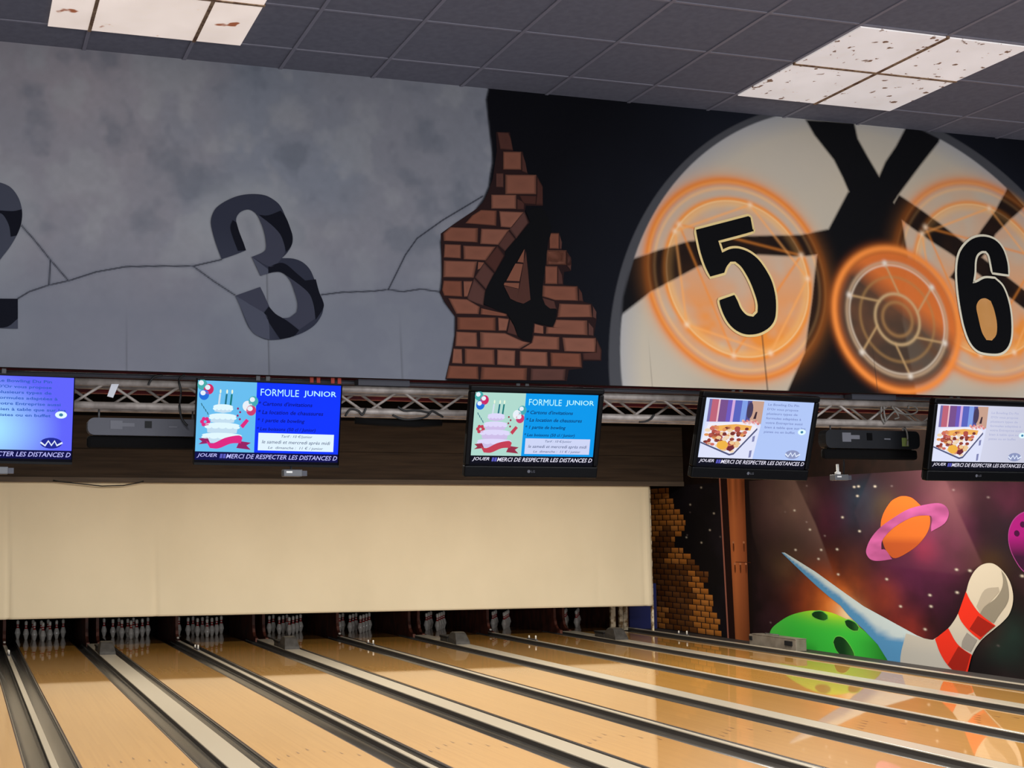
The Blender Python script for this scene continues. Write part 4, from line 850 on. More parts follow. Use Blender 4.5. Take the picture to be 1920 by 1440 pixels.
    for key in ('ball_hole_0', 'ball_hole_1', 'ball_hole_2'):
        m = MB(); p = soft(D[key], 60, 5)
        for q in stroke(p, 0.03, True): m.flat(q, W(2), pw_(110, 214, 84))
        yc = sum(a for a, _ in p) / len(p); w = max(a for a, _ in p) - yc
        patch(m, p, W(3), lambda u, v: np.outer(np.ones(len(u)), pw_(22, 62, 30)) + np.outer(np.clip((yc - u) / w, 0, 1), pw_(52, 116, 48) - pw_(22, 62, 30)), 0.06)
        o = m.build('finger_hole', M['paint'], ball)
    # ringed planet
    m = MB(); pl = soft(D['planet'], 60, 4); zc = sum(b for _, b in D['planet']) / len(D['planet'])
    patch(m, pl, W(1), lambda u, v: np.outer(np.ones(len(u)), pw_(204, 106, 44)) + np.outer(np.clip((v - zc) / 0.3, 0, 1), pw_(238, 112, 44) - pw_(204, 106, 44)) - np.outer(np.clip((zc - 0.22 - v) / 0.2, 0, 0.6), pw_(150, 90, 20)), 0.08)
    o = m.build('painted_planet', M['paint'], t); o['label'] = 'orange painted planet with a pink ring'
    m = MB(); rg = soft(D['planet_ring'], 60, 4)
    patch(m, rg, W(2), lambda u, v: np.outer(np.ones(len(u)), pw_(160, 78, 130)) + np.outer(vnoise(u * 2.2, v * 6, 6, 3) - 0.35, pw_(206, 104, 170) - pw_(120, 60, 96)), 0.09)
    m.build('planet_ring', M['paint'], o)
    # purple ball at the edge of the photo
    m = MB(); zc = sum(b for _, b in D['purple_ball']) / len(D['purple_ball'])
    for q in stroke(soft(D['purple_ball'], 60, 4), 0.03, True): m.flat(q, W(1), pw_(160, 66, 140))
    patch(m, soft(D['purple_ball'], 60, 4), W(2), lambda u, v: np.outer(np.ones(len(u)), pw_(160, 26, 124)) + np.outer(np.clip((zc + 0.05 - v) / 0.3, 0, 1), pw_(56, 22, 52) - pw_(160, 26, 124)), 0.07)
    for y, z in D['purple_holes']: m.flat(ellipse(y, z, 0.05, 0.045, 14), W(3), pw_(66, 12, 60))
    m.build('painted_purple_ball', M['paint'], t)
    # pale blue streak behind the pin
    m = MB(); st = D['streak']
    ax0, ax1 = st[0], st[9]
    up = sorted((p[0], p[1]) for p in st[1:9]); dn = sorted((p[0], p[1]) for p in [st[0]] + st[11:])
    def streak(u, v):
        hi = np.interp(u, [p[0] for p in up], [p[1] for p in up]); lo = np.interp(u, [p[0] for p in dn], [p[1] for p in dn])
        k = np.clip((v - lo) / np.maximum(hi - lo, 0.02), 0, 1); nn = vnoise(u * 2.5 + v * 8, v * 2 - u * 0.8, 13, 3)
        far = np.clip((-7.6 - u) / 1.6, 0, 1)
        kk = np.clip((k - 0.42) * 3.2 + (nn - 0.5) * (0.5 + 1.6 * far) + far * 1.3, 0, 1)
        a = np.outer(np.ones(len(u)), pw_(84, 146, 196)); b = np.outer(np.ones(len(u)), pw_(196, 214, 220))
        return a + (b - a) * kk[:, None]
    patch(m, [(p[0], p[1]) for p in st], W(3), streak, 0.05)
    m.build('painted_streak', M['paint'], t)
    # giant pin
    pn = soft(D['wall_pin'], 60, 4)
    m = MB(); patch(m, pn, W(4), lambda u, v: np.outer(np.ones(len(u)), pw_(208, 200, 182)) + np.outer(np.clip((1.0 - v) / 0.8, 0, 1), pw_(186, 184, 178) - pw_(208, 200, 182)), 0.08)
    m.flat(soft(D['pin_shadow_b'], 60, 4), W(5), pw_(176, 168, 152)); m.flat(soft(D['pin_shadow'], 60, 4), W(6), pw_(140, 134, 120)); m.flat(soft(D['pin_grey'], 60, 3), W(6), pw_(150, 146, 140))
    o = m.build('painted_pin', M['paint'], t); o['label'] = 'giant painted bowling pin with red bands'
    for a, b in (('pin_red_0', 'pin_red_0d'), ('pin_red_1', 'pin_red_1d')):
        m = MB(); m.flat(soft(D[a], 40, 4), W(7), pw_(226, 52, 34)); m.flat(soft(D[b], 40, 3), W(8), pw_(156, 34, 24)); m.build('red_band', M['paint'], o)
make_wall_mural()

# ------------------------------------------------------------------ truss and the gear on it
BLACK_CABLES = [[(-0.566, 3.113), (-0.612, 3.103), (-0.64, 3.071), (-0.646, 3.052)], [(-0.434, 3.121), (-0.468, 3.088), (-0.455, 3.016), (-0.464, 2.937), (-0.448, 2.859), (-0.416, 2.819)], [(0.55, 2.896), (0.584, 2.939), (0.635, 2.93), (0.659, 2.905), (0.683, 2.948)], [(0.889, 2.962), (0.934, 2.937), (1.01, 2.942), (1.091, 2.93), (1.119, 2.938), (1.185, 2.903)], [(0.854, 2.909), (0.909, 2.887), (0.978, 2.885), (1.066, 2.9), (1.108, 2.937)], [(2.654, 2.95), (2.63, 2.922), (2.59, 2.904), (2.544, 2.899)]]
GREY_CABLES = [[(4.415, 3.044), (4.411, 2.976), (4.437, 2.922)], [(4.436, 3.045), (4.437, 2.995), (4.449, 2.937)], [(4.502, 3.046), (4.551, 3.004), (4.638, 2.994), (4.698, 3.007), (4.71, 3.032), (4.685, 3.05), (4.641, 3.052), (4.64, 3.034)], [(4.453, 2.953), (4.522, 3.01), (4.556, 2.973), (4.519, 2.96)], [(4.58, 2.881), (4.596, 2.897), (4.616, 2.87), (4.62, 2.808), (4.614, 2.777)]]
PAPER = [(-0.859, 3.055), (-0.816, 3.056), (-0.849, 2.975), (-0.883, 2.983)]
PLATES = [(0.633, 3.129), (0.964, 3.109), (4.17, 3.155), (4.527, 3.105)]
def make_truss():
    t = thing('lighting_truss', 'long dull aluminium lattice truss behind the row of screens', 'truss', (0, -18.77, 2.93))
    zb, zt, yf, yr, r = 0.0, 0.135, -0.085, 0.085, 0.0225
    for z in (zb, zt):
        for y in (yf, yr): MB().tube([(XL + 0.02, y, z), (XR - 0.02, y, z)], r, 12).build('chord', M['alu'], t)
    p = 0.45; x0 = -1.07
    for y, ph in ((yf, 0), (yr, 0.5)):
        m = MB(); k = int((XL + 0.3 - x0) / p)
        while x0 + (k + 1) * p < XR - 0.3:
            a = x0 + (k + ph) * p
            m.tube([(a, y, zb + 0.015), (a + 0.16, y, zt - 0.015)], 0.009, 6); m.tube([(a + 0.215, y, zt - 0.015), (a + 0.375, y, zb + 0.015)], 0.009, 6); k += 1
        m.build('lacing', M['alu'], t)
    m = MB(); k = 0
    for i in range(40):
        x = XL + 0.3 + i * 0.48
        if x < XR - 0.3:
            for z in (zb, zt): m.tube([(x, yf, z), (x, yr, z)], 0.008, 6)
    m.build('cross_tubes', M['alu'], t)
    tag(MB().tube([(XL + 0.02, -18.80, 3.112), (XR - 0.02, -18.80, 3.112)], 0.014, 8).build('conduit_pipe', M['greyplastic']), 'thin grey conduit just below the mural fascia, on top of the truss', 'pipe')
make_truss()

def fixture(x0, x1, z0, z1, label, body, greentag):
    t = thing('strip_light', label, 'light fixture', ((x0 + x1) / 2, -18.80, z0), group='long casings hung under the truss')
    w = (x1 - x0) / 2; h = z1 - z0; r = 0.04
    prof = [(-w + r * (1 - math.cos(a)), r * (1 - math.sin(a))) for a in [PI / 2 * k / 5 for k in range(5, -1, -1)]]
    prof = [(-w, h - r), (-w, r)]
    out = []
    for cx, cz, a0 in ((-w + r, r, PI), (w - r, r, 1.5 * PI), (w - r, h - r, 0), (-w + r, h - r, 0.5 * PI)):
        out += [(cx + r * math.cos(a0 + PI / 2 * k / 5), cz + r * math.sin(a0 + PI / 2 * k / 5)) for k in range(6)]
    MB().prism(out, -0.05, 0.03, 'y').build('housing', body, t)
    MB().box(-w + 0.0, w, -0.03, 0.02, -0.075, -0.001).build('shaded_body', M['blackmatt'], t, bevel=0.02)  # matt black body stands in for the shaded side under the casing
    MB().box(-w + 0.13, -w + 0.20, -0.053, -0.0505, h * 0.35, h * 0.85).build('label_plate', M['label'], t)
    MB().box(-w + 0.20, -w + 0.27, -0.053, -0.0505, h * 0.5, h * 0.72).build('label_plate', M['label'], t)
    MB().box(-w + 0.33, -w + 0.37, -0.056, -0.0505, h * 0.45, h * 0.85).build('switch', M['black'], t)
    MB().box(-w + 0.47, -w + 0.52, -0.054, -0.0505, h * 0.5, h * 0.57).build('socket', M['label'], t)
    if greentag: MB().box(w - 0.15, w - 0.095, -0.053, -0.0505, h * 0.15, h * 0.62).build('green_tag', mat('green_tag', (120, 132, 66), 0.7), t)
    for q in (-0.8, 0.8): MB().tube([(q * w, 0.0, h), (q * w, 0.0, 2.915 - z0)], 0.006, 6).build('hanger', M['steel'], t)
fixture(-0.99, -0.30, 2.76, 2.86, 'grey rounded casing with a white label under the truss, left of the second screen', M['greyplastic'], False)
fixture(3.985, 4.75, 2.755, 2.88, 'charcoal casing with a green tag under the truss, between the two rightmost screens', M['darkgrey'], True)

def make_bits():
    labs = ['short black cable looping over the truss left of the second screen', 'long black cable hanging beside the second screen', 'black cable wound round the truss right of the second screen',
            'black cable resting on the lower truss tube left of the third screen', 'black cable sagging below the lower truss tube left of the third screen', 'short black cable on the truss right of the third screen']
    for p, l in zip(BLACK_CABLES, labs):
        s = spline([(a, b) for a, b in p], 5, False); tag(MB().tube([(a, -18.89, b) for a, b in s], 0.007, 6).build('black_cable', M['cable']), l, 'cable', 'black cables on the truss')
    labs = ['straight grey cable hanging beside the rightmost screen, first from the left', 'straight grey cable hanging beside the rightmost screen, second from the left', 'coiled grey cable bundle left of the rightmost screen',
            'grey cable loop hanging under the coiled bundle', 'grey cable end hooked over the charcoal casing']
    for p, l in zip(GREY_CABLES, labs):
        s = spline([(a, b) for a, b in p], 5, False); tag(MB().tube([(a, -18.885, b) for a, b in s], 0.006, 6).build('grey_cable', M['greycable']), l, 'cable', 'grey cables on the truss')
    m = MB(); q = [(x, -18.875, z) for x, z in PAPER]; q2 = [(x, -18.865, z) for x, z in PAPER]
    m.add(q + q2, [(0, 1, 2, 3), (7, 6, 5, 4)] + [(i, (i + 1) % 4, 4 + (i + 1) % 4, 4 + i) for i in range(4)])
    tag(m.build('cloth_scrap', M['paper']), 'pale cloth scrap caught in the truss lattice beside the leftmost screen', 'cloth')
    for (a, b), l in zip(((PLATES[0], PLATES[1]), (PLATES[2], PLATES[3])), ('grey cover plate on the truss between second and third screens', 'grey cover plate on the truss left of the rightmost screen')):
        tag(MB().box(a[0], b[0], -18.90, -18.82, 3.0875, 3.124).build('cover_plate', M['greyplastic']), l, 'plate', 'cover plates on the truss')
    for x, l in ((0.325, 'left red strap above the second screen'), (0.457, 'right red strap above the second screen')):
        t = thing('red_strap', l + ', looped over the truss', 'strap', (x, -18.90, 3.03), group='red straps')
        for dx in (0.0, 0.042): MB().box(dx, dx + 0.022, -0.008, 0.0, 0.0, 0.11).build('strap_leg', M['redtape'], t)
    tag(MB().tube([(0.62, -18.87, 2.872), (0.8, -18.87, 2.862), (1.0, -18.87, 2.858), (1.18, -18.87, 2.868)], 0.022, 8).build('cable_bundle', M['blackmatt']), 'thick black cable bundle strapped under the truss left of the third screen', 'cable')
    # small camera boxes below the screens
    def cambox(x, y, z, label, post):
        t = thing('camera_box', label, 'sensor', (x, y, z), group='small sensor boxes')
        MB().box(-0.055, 0.055, -0.03, 0.03, -0.022, 0.018).build('box_case', M['steel'], t, bevel=0.004)
        MB().box(-0.04, -0.005, -0.032, -0.03, -0.002, 0.008).build('glint_strip', M['white'], t)  # white strip stands in for the glint on the case
        MB().box(0.055, 0.085, -0.02, 0.02, -0.018, 0.012).build('bracket', M['greyplastic'], t)
        if post:
            MB().lathe([(0.02, 0.018), (0.02, 0.035), (0.009, 0.04), (0.009, 0.09), (0.0, 0.092)], 10, c=(-0.01, 0, 0)).build('stud', M['white'], t)
            MB().tube([(0.05, 0.02, 0.015), (0.06, 0.02, 0.10), (0.05, 0.02, 0.20), (0.04, 0.02, 0.35)], 0.006, 6).build('stem', M['darkgrey'], t)
        else: MB().tube([(0.0, 0.02, 0.01), (0.0, 0.02, 0.038)], 0.006, 6).build('stem', M['darkgrey'], t)
    cambox(0.135, -19.2, 2.535, 'small grey sensor box just below the second screen', False)
    cambox(-1.50, -19.2, 2.535, 'small grey sensor box just below the leftmost screen', False)
    cambox(4.195, -18.70, 2.562, 'small grey sensor box with a white stud between the two rightmost screens', True)
make_bits()

# ------------------------------------------------------------------ screens
def L_(r, g, b): return lin((r, g, b))
def junior_page(m, fr, x0, x1, z0, z1, tint):
    W, H = x1 - x0, z1 - z0
    X = lambda s: x0 + s * W; Z = lambda t: z1 - t * H
    def F(n): return lambda a, b: fr(a, b, n)
    def poly(pts, n, col, sm=False):
        q = [(X(a), Z(b)) for a, b in pts]; m.flat(soft(q, 50, 4) if sm else q, F(n), col)
    def ell(cx, cy, rx, ry, n, col, rot=0): m.flat([(X(a), Z(b)) for a, b in ellipse(cx, cy, rx, ry, 18, rot)], F(n), col)
    blue = tint == 'blue'
    bg, panel = (L_(104, 190, 240), L_(8, 52, 255)) if blue else (L_(176, 218, 206), L_(0, 152, 236))
    cream = L_(225, 248, 255) if blue else L_(222, 216, 250); tier = L_(196, 222, 240) if blue else L_(206, 190, 232)
    pink = L_(222, 40, 130) if blue else L_(196, 62, 84); pinkd = L_(150, 30, 100) if blue else L_(150, 46, 70)
    poly([(0, 0), (0.405, 0), (0.405, 1), (0, 1)], 1, bg); poly([(0.405, 0), (1, 0), (1, 1), (0.405, 1)], 1, panel)
    # balloons
    for cx, cy, col in ((0.03, 0.06, L_(70, 170, 170)), (0.075, 0.12, L_(204, 40, 100)), (0.045, 0.2, L_(30, 110, 220)), (0.345, 0.34, L_(236, 240, 245)), (0.385, 0.27, L_(70, 170, 180)), (0.372, 0.4, L_(204, 60, 110))):
        ell(cx, cy, 0.034, 0.075, 3, col); ell(cx - 0.008, cy - 0.025, 0.018, 0.035, 4, L_(230, 240, 250))
    for k in range(4): poly([(0.025 + k * 0.014, 0.32 + k * 0.04), (0.032 + k * 0.014, 0.32 + k * 0.04), (0.04 + k * 0.014, 0.36 + k * 0.04), (0.033 + k * 0.014, 0.36 + k * 0.04)], 3, L_(50, 110, 130))
    # candles
    for cx, c in ((0.15, L_(210, 225, 235)), (0.195, L_(30, 110, 130)), (0.23, L_(20, 120, 120))):
        poly([(cx - 0.008, 0.33), (cx - 0.002, 0.18), (cx + 0.01, 0.18), (cx + 0.004, 0.35)], 3, c); ell(cx + 0.006, 0.145, 0.006, 0.03, 3, L_(235, 246, 220))
    # cake tiers
    for cy, w, h in ((0.36, 0.062, 0.07), (0.49, 0.085, 0.09), (0.62, 0.108, 0.11), (0.765, 0.125, 0.1)):
        cx = 0.178
        poly([(cx - w, cy), (cx + w, cy), (cx + w * 0.93, cy + h), (cx, cy + h + 0.02), (cx - w * 0.93, cy + h)], 4, tier); ell(cx, cy, w * 1.1, 0.035, 5, cream)
        for q in range(-2, 3): ell(cx + q * w * 0.45, cy + 0.03, w * 0.22, 0.022, 6, cream)
    # ribbon
    poly([(0.02, 0.82), (0.08, 0.80), (0.1, 0.88), (0.02, 0.9), (0.045, 0.86)], 6, pinkd); poly([(0.3, 0.84), (0.38, 0.86), (0.35, 0.9), (0.38, 0.96), (0.28, 0.94)], 6, pinkd)
    poly([(0.07, 0.85), (0.12, 0.88), (0.2, 0.8), (0.29, 0.76), (0.32, 0.79), (0.31, 0.87), (0.24, 0.88), (0.16, 0.95), (0.1, 0.95)], 7, pink, True)
    # flower and squirt
    for k in range(6): ell(0.06 + 0.022 * math.cos(k * 1.05), 0.58 + 0.045 * math.sin(k * 1.05), 0.013, 0.028, 5, pink)
    poly([(0.3, 0.62), (0.34, 0.52), (0.36, 0.55), (0.32, 0.66)], 5, pink)
    for k in range(4): ell(0.28 + 0.016 * (k % 2), 0.38 + k * 0.05, 0.007, 0.016, 5, pinkd)
    # words
    def T(s, a0, b0, a1, b1, col, sh=0.0, bo=0.0, n=8): letter(m, s, X(a0), Z(b1), X(a1), Z(b0), F(n), col, sh, bo)
    T('FORMULE', 0.432, 0.085, 0.70, 0.185, L_(190, 250, 255), 0, 0.0); T('JUNIOR', 0.735, 0.09, 0.968, 0.19, L_(190, 250, 255), 0, 0.008)
    ink = L_(4, 12, 120) if blue else L_(4, 36, 92)
    T("* Cartons d'invitations", 0.42, 0.265, 0.80, 0.325, ink, 0.2, 0.012); T('* La location de chaussures', 0.42, 0.385, 0.88, 0.445, ink, 0.2, 0.012)
    T('* 1 partie de bowling', 0.418, 0.505, 0.75, 0.575, ink, 0.2, 0.012); T('* Les boissons (50 cl / Junior)', 0.415, 0.63, 0.83, 0.695, ink, 0.2, 0.012)
    poly([(0.43, 0.715), (0.965, 0.715), (0.965, 0.965), (0.43, 0.965)], 2, L_(226, 244, 255) if blue else L_(206, 214, 246))
    T('Tarif : 10 \u20ac/junior', 0.59, 0.735, 0.81, 0.785, L_(40, 70, 120), 0.25); T('le samedi et mercredi apr\u00e8s midi', 0.455, 0.815, 0.94, 0.88, L_(40, 60, 110), 0.25)
    T('Le  dimanche :  11 \u20ac / junior', 0.50, 0.90, 0.89, 0.95, L_(40, 60, 110), 0.25)

def buffet_page(m, fr, x0, x1, z0, z1, tint):
    W, H = x1 - x0, z1 - z0
    X = lambda s: x0 + s * W; Z = lambda t: z1 - t * H
    def F(n): return lambda a, b: fr(a, b, n)
    def poly(pts, n, col): m.flat([(X(a), Z(b)) for a, b in pts], F(n), col)
    def ell(cx, cy, rx, ry, n, col): m.flat([(X(a), Z(b)) for a, b in ellipse(cx, cy, rx, ry, 18)], F(n), col)
    # ground shades from white at the left to blue or lilac at the right
    nx, nz = 30, 14; g = []; vv = []; cc = []
    for j in range(nz + 1):
        for i in range(nx + 1):
            s, t = i / nx, j / nz; vv.append(fr(X(s), Z(t), 1))
            if tint == 'blue':
                d = math.hypot((s - 0.42) / 0.52, (t - 0.72) / 0.8); k = min(1, max(0, d) ** 1.3)
                c = np.array((176, 250, 255)) * (1 - k) + np.array((96, 100, 252)) * k
            elif tint == 'pale': c = np.array((206, 222, 250)) * (1 - t * 0.3) + np.array((176, 196, 246)) * t * 0.3
            else: c = np.array((222, 224, 246)) * (1 - s * 0.1)
            cc.append(tuple(lin(np.clip(c, 0, 255))))
    m.add(vv, [(j * (nx + 1) + i, j * (nx + 1) + i + 1, (j + 1) * (nx + 1) + i + 1, (j + 1) * (nx + 1) + i) for j in range(nz) for i in range(nx)], cc)
    if tint == 'pale': poly([(0.53, 0), (1, 0), (1, 1), (0.50, 1)], 2, L_(178, 200, 248))
    # curtains behind the table
    st = [(0.03, (120, 110, 170)), (0.055, (190, 100, 120)), (0.115, (236, 190, 200)), (0.13, (120, 80, 140)), (0.20, (110, 90, 190)), (0.24, (210, 170, 220)), (0.265, (90, 100, 190)), (0.33, (130, 160, 230)), (0.38, (80, 80, 150)), (0.42, (200, 160, 140)), (0.53, (200, 160, 140))]
    for (a, c), (b, _) in zip(st, st[1:]): poly([(a, 0.02), (b, 0.02), (b, 0.40), (a, 0.40)], 3, L_(*c))
    ell(0.41, 0.18, 0.028, 0.14, 4, L_(70, 60, 90)); poly([(0.465, 0.2), (0.48, 0.2), (0.475, 0.32), (0.45, 0.32)], 4, L_(60, 40, 50))
    poly([(0.02, 0.40), (0.5, 0.37), (0.53, 0.42), (0.50, 1), (0.0, 1)], 4, L_(222, 226, 250))
    for k in range(12): ell(0.36 + 0.013 * k, 0.36 + 0.02 * ((k * 7) % 3), 0.012, 0.022, 5, L_(216, 130, 130) if k % 2 else L_(236, 180, 170))
    poly([(0.005, 0.72), (0.05, 0.42), (0.45, 0.38), (0.50, 0.46), (0.315, 0.9), (0.28, 0.92)], 5, L_(240, 236, 246)); poly([(0.0, 0.735), (0.28, 0.925), (0.315, 0.905), (0.50, 0.47), (0.505, 0.5), (0.32, 0.935), (0.28, 0.955), (0.0, 0.76)], 5, L_(80, 84, 120))
    poly([(0.08, 0.47), (0.3, 0.42), (0.45, 0.44), (0.44, 0.52), (0.3, 0.52), (0.15, 0.55)], 6, L_(240, 178, 90))
    rr = random.Random(5); pal = [(176, 80, 70), (120, 50, 44), (236, 200, 150), (226, 150, 90), (206, 110, 96), (240, 214, 180), (150, 64, 50)]
    for k in range(95):
        t = rr.random(); s = rr.random(); a = (0.03 + 0.40 * s) * (1 - t) + (0.02 + 0.28 * s) * t + 0.015 * t; b = 0.50 + 0.36 * t - 0.02 + 0.06 * s * t
        if b < 0.72 + (a) * 0.62 and a < 0.48 - (b - 0.45) * 0.42: ell(a, b, 0.017 + 0.01 * rr.random(), 0.022 + 0.012 * rr.random(), 7 + k % 4, L_(*pal[k % 7]))
    ell(0.20, 0.78, 0.052, 0.075, 12, L_(240, 180, 70)); poly([(0.25, 0.8), (0.3, 0.77), (0.315, 0.83), (0.28, 0.88), (0.245, 0.86)], 12, L_(110, 40, 50))
    for a in (0.47, 0.46): poly([(a, 0.62 if a == 0.47 else 0.86), (a + 0.022, 0.6 if a == 0.47 else 0.85), (a + 0.02, 0.7 if a == 0.47 else 0.97), (a, 0.71 if a == 0.47 else 0.98)], 5, L_(130, 134, 180))
    lines = ['Le Bowling Du Pin', "D'Or vous propose", 'plusieurs types de', 'formules adapt\u00e9es \u00e0', 'votre Entreprise aussi', 'bien \u00e0 table que sur les', 'pistes ou en buffet']
    ends = [0.86, 0.86, 0.86, 0.90, 0.92, 0.955, 0.86]
    ink = L_(44, 92, 190) if tint == 'blue' else (L_(122, 138, 194) if tint == 'pale' else L_(176, 180, 214))
    y = 0.045 if tint != 'lilac' else 0.1; dy = 0.077
    for s, e in zip(lines, ends):
        letter(m, s, X(0.52 if tint == 'blue' else 0.57), Z(y + 0.052), X(e), Z(y), F(3), ink, 0, 0.018 if tint == 'blue' else 0.012); y += dy
    ell(0.925, 0.51, 0.038, 0.05, 4, L_(226, 250, 255)); ell(0.925, 0.51, 0.013, 0.022, 5, L_(60, 130, 170))
    # round badge in the corner with a white zigzag
    ell(0.868, 0.90, 0.07, 0.075, 4, L_(30, 40, 150) if tint == 'blue' else L_(140, 150, 190))
    zz = [(0.80, 0.89), (0.83, 0.935), (0.85, 0.87), (0.87, 0.93), (0.89, 0.87), (0.905, 0.93), (0.94, 0.89)]
    for q in stroke([(X(a), Z(b)) for a, b in zz], 0.010): m.flat(q, F(6), L_(226, 236, 255))

def ticker(m, fr, x0, x1, z0, z1, tint, text=None):
    m.flat([(x0, z0), (x1, z0), (x1, z1), (x0, z1)], lambda a, b: fr(a, b, 1), L_(6, 6, 70) if tint == 'blue' else L_(6, 6, 22))
    h = z1 - z0; col = L_(190, 190, 255) if tint == 'blue' else L_(236, 232, 250); w = x1 - x0
    F = lambda a, b: fr(a, b, 3)
    letter(m, 'JOUER', x0 + 0.012 * w, z0 + 0.25 * h, x0 + 0.15 * w, z0 + 0.82 * h, F, col, 0.3, 0.008)
    for k in range(2):
        a = x0 + (0.168 + 0.022 * k) * w; m.flat([(a, z0 + 0.25 * h), (a + 0.017 * w, z0 + 0.25 * h), (a + 0.022 * w, z0 + 0.8 * h), (a + 0.005 * w, z0 + 0.8 * h)], F, L_(90, 90, 190))
    letter(m, 'MERCI DE RESPECTER LES DISTANCES D', x0 + 0.212 * w, z0 + 0.25 * h, x0 + 0.995 * w, z0 + 0.82 * h, F, col, 0.3, 0.008)

def monitor(x, z, yaw, tilt, roll, slim, page, tint, label, page_label):
    t = bpy.data.objects.new('monitor', None); COL.objects.link(t); tag(t, label, 'screen', 'screens hanging in a row')
    t.location = (x, -19.2, z); t.rotation_mode = 'XYZ'
    Mx = Matrix.Rotation(math.radians(yaw), 4, 'Z') @ Matrix.Rotation(math.radians(tilt), 4, 'X') @ Matrix.Rotation(math.radians(roll), 4, 'Y')
    t.rotation_euler = Mx.to_euler('XYZ')
    if slim: w, h, px, p0, p1, tk = 0.852, 0.486, 0.4215, -0.168, 0.232, -0.215
    else: w, h, px, p0, p1, tk = 0.872, 0.556, 0.400, -0.146, 0.237, -0.192
    hw, hh = w / 2, h / 2
    # front frame with an opening, rear shell
    g = MB(); fx, f0, f1 = px + 0.004, tk - 0.014, p1 + 0.004
    yf, yb = -0.012, 0.035
    for a, b, c, d in ((-hw, hw, f1, hh), (-hw, hw, -hh, f0), (-hw, -fx, f0, f1), (fx, hw, f0, f1)): g.box(a, b, yf, yb, c, d)
    g.build('bezel', M['black'], t, bevel=0.004 if slim else 0.009)
    MB().box(-hw + 0.01, hw - 0.01, 0.0352, 0.05, -hh + 0.01, hh - 0.01).box(-hw * 0.7, hw * 0.7, 0.0502, 0.09, -hh * 0.7, hh * 0.7).build('rear_shell', M['blackmatt'], t, bevel=0.006)
    s = MB().box(-fx, fx, 0.0, 0.012, f0, f1, L_(3, 3, 10)).build('display', M['screen'], t)
    fr = lambda a, b, n: Vector((a, -0.0004 - 0.0005 * n, b))
    m = MB(); (junior_page if page == 'junior' else buffet_page)(m, fr, -px, px, p0, p1, tint)
    o = m.build('page', M['screen'], s, fix=False); o['label'] = page_label
    m = MB(); ticker(m, fr, -px, px, tk, p0 - 0.002, 'blue' if tint == 'blue' else 'dark'); m.build('ticker', M['screen'], s, fix=False)
    if not slim:
        m = MB(); c = lin((92, 92, 98)); fl = lambda a, b: Vector((a, -0.0135, b))
        m.flat(ellipse(-0.022, -0.238, 0.010, 0.010, 16), fl, c); letter(m, 'LG', -0.006, -0.245, 0.018, -0.231, fl, c)
        m.build('badge', M['paint'], t)
    m = MB().box(-0.12, 0.12, 0.0902, 0.105, -0.1, 0.12)
    m.tube([(0, 0.1, 0.06), (0, 0.22, 0.14), (0, 0.33, 0.17)], 0.02, 8); m.build('mount_arm', M['darkgrey'], t)
    for q in (0.0, 0.06): MB().box(q - 0.012, q + 0.012, 0.30, 0.312, 0.08, 0.265).build('hanger_strap', M['steel'], t)
monitor(-1.527, 2.815, 0.5, 8.0, 0.4, True, 'buffet', 'blue', 'leftmost hanging screen, cut off by the edge, with blue text page', 'blue buffet advert page')
monitor(0.0, 2.815, 1.0, 8.2, 0.5, True, 'junior', 'blue', 'second hanging screen from the left, vivid blue birthday cake page', 'vivid blue birthday advert page')
monitor(1.654, 2.793, -1.2, 14.0, 0.1, False, 'junior', 'cyan', 'middle hanging screen with pale green and cyan birthday cake page', 'cyan birthday advert page')
monitor(3.192, 2.793, 1.2, 16.0, 1.0, False, 'buffet', 'pale', 'tilted hanging screen with pale blue buffet page, left of the charcoal casing', 'pale blue buffet advert page')
monitor(4.945, 2.795, 2.0, 12.0, 0.1, False, 'buffet', 'lilac', 'rightmost hanging screen with pale lilac buffet page', 'lilac buffet advert page')

# ------------------------------------------------------------------ ceiling lights
def ceiling_light(x0, x1, ycuts, xcuts, label, dm, warm):
    y0, y1 = ycuts[0], ycuts[-1]
    t = thing('ceiling_light', label, 'ceiling light', ((x0 + x1) / 2, (y0 + y1) / 2, CEIL - 0.006), group='ceiling light panels')
    cx, cy = (x0 + x1) / 2, (y0 + y1) / 2
    xs = [x0] + xcuts + [x1]
    for a, b in zip(xs, xs[1:]):
        for c, d in zip(ycuts, ycuts[1:]):
            c, d = min(c, d), max(c, d)
            o = MB().box(a - cx + 0.008, b - cx - 0.008, c - cy + 0.008, d - cy - 0.008, -0.010, -0.002).build('diffuser', dm, t)
    for x in xcuts: MB().box(x - cx - 0.010, x - cx + 0.010, min(y0, y1) - cy, max(y0, y1) - cy, -0.016, -0.001).build('frame_bar', M['rust'], t)
    for y in ycuts[1:-1]: MB().box(x0 - cx, x1 - cx, y - cy - 0.009, y - cy + 0.009, -0.015, -0.001).build('frame_bar', M['rust'], t)
X = lambda i: TX0 + i * TILE
Yj = lambda j: TY0 - j * TILE
ceiling_light(X(0.6), X(2.47), [Yj(0), Yj(1), Yj(2)], [X(1), X(2)], 'square ceiling light with large rust stains above the leftmost screen', M['diff_warm'], True)
ceiling_light(X(8), X(10), [Yj(0), Yj(1), Yj(2)], [X(9)], 'four pane ceiling light with small brown specks above number 5 and 6', M['diff_cool'], False)

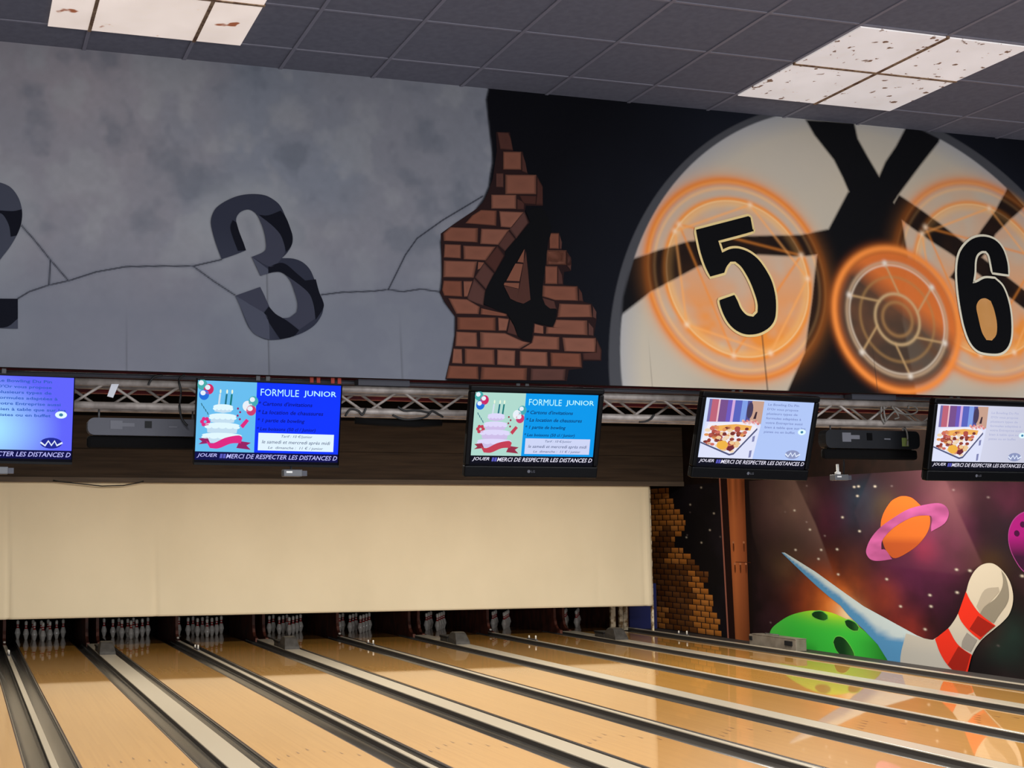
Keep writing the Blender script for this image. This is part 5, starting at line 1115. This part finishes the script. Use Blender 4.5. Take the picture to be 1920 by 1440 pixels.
# ------------------------------------------------------------------ light
def area(name, loc, size, size_y, power, col, rot=(0, 0, 0)):
    l = bpy.data.lights.new(name, 'AREA'); l.shape = 'RECTANGLE'; l.size = size; l.size_y = size_y; l.energy = power; l.color = col
    o = bpy.data.objects.new(name, l); COL.objects.link(o); o.location = loc; o.rotation_euler = rot; return o
WARM = (1.0, 0.93, 0.82); COOL = (0.92, 0.95, 1.0)
LANE_P, HALL_P, FILL_P = 2150, 1250, 820
for y in (-15.5, -9.0):
    for x, k in ((-0.5, 0.8), (5.0, 0.95), (10.5, 1.5)):
        area('lane_lamp', (x, y, CEIL - 0.12), 4.0, 0.6, LANE_P / 6 * k, WARM)
for y in (-24.0, -28.0):
    for x in (-2.0, 4.0, 10.0):
        area('hall_lamp', (x, y, CEIL - 0.03), 1.2, 1.2, HALL_P / 6, COOL)
area('rear_fill_lamp', (1.5, YF + 0.25, 2.4), 13.0, 2.6, FILL_P, COOL, (PI / 2, 0, 0))  # added soft lamp at the windowless rear wall, lights fascia and pins
w = bpy.data.worlds.new('World'); S.world = w; w.use_nodes = True
w.node_tree.nodes['Background'].inputs[0].default_value = (0.02, 0.02, 0.025, 1)

# ------------------------------------------------------------------ camera
F_PX, CX, CY = 2388.91, 588.84, 758.42
yaw, pitch, roll = 0.27232, 0.0975, -0.00309
fwd = Vector((math.sin(yaw) * math.cos(pitch), math.cos(yaw) * math.cos(pitch), math.sin(pitch)))
right0 = Vector((math.cos(yaw), -math.sin(yaw), 0)); up0 = right0.cross(fwd)
rt = math.cos(roll) * right0 + math.sin(roll) * up0; up = -math.sin(roll) * right0 + math.cos(roll) * up0
cam = bpy.data.cameras.new('Camera'); co = bpy.data.objects.new('Camera', cam); COL.objects.link(co)
cam.sensor_fit = 'HORIZONTAL'; cam.sensor_width = 36.0; cam.lens = F_PX / 1920 * 36.0
cam.shift_x = (960 - CX) / 1920; cam.shift_y = (CY - 720) / 1920; cam.clip_end = 200
m = Matrix((rt, up, -fwd)).transposed().to_4x4(); m.translation = Vector((-1.70202, -26.25463, 2.21449)); co.matrix_world = m
S.camera = co
S.view_settings.view_transform = 'Standard'; S.view_settings.look = 'None'; S.view_settings.gamma = 1.0; S.view_settings.exposure = 0.0
S.view_settings.use_curve_mapping = False
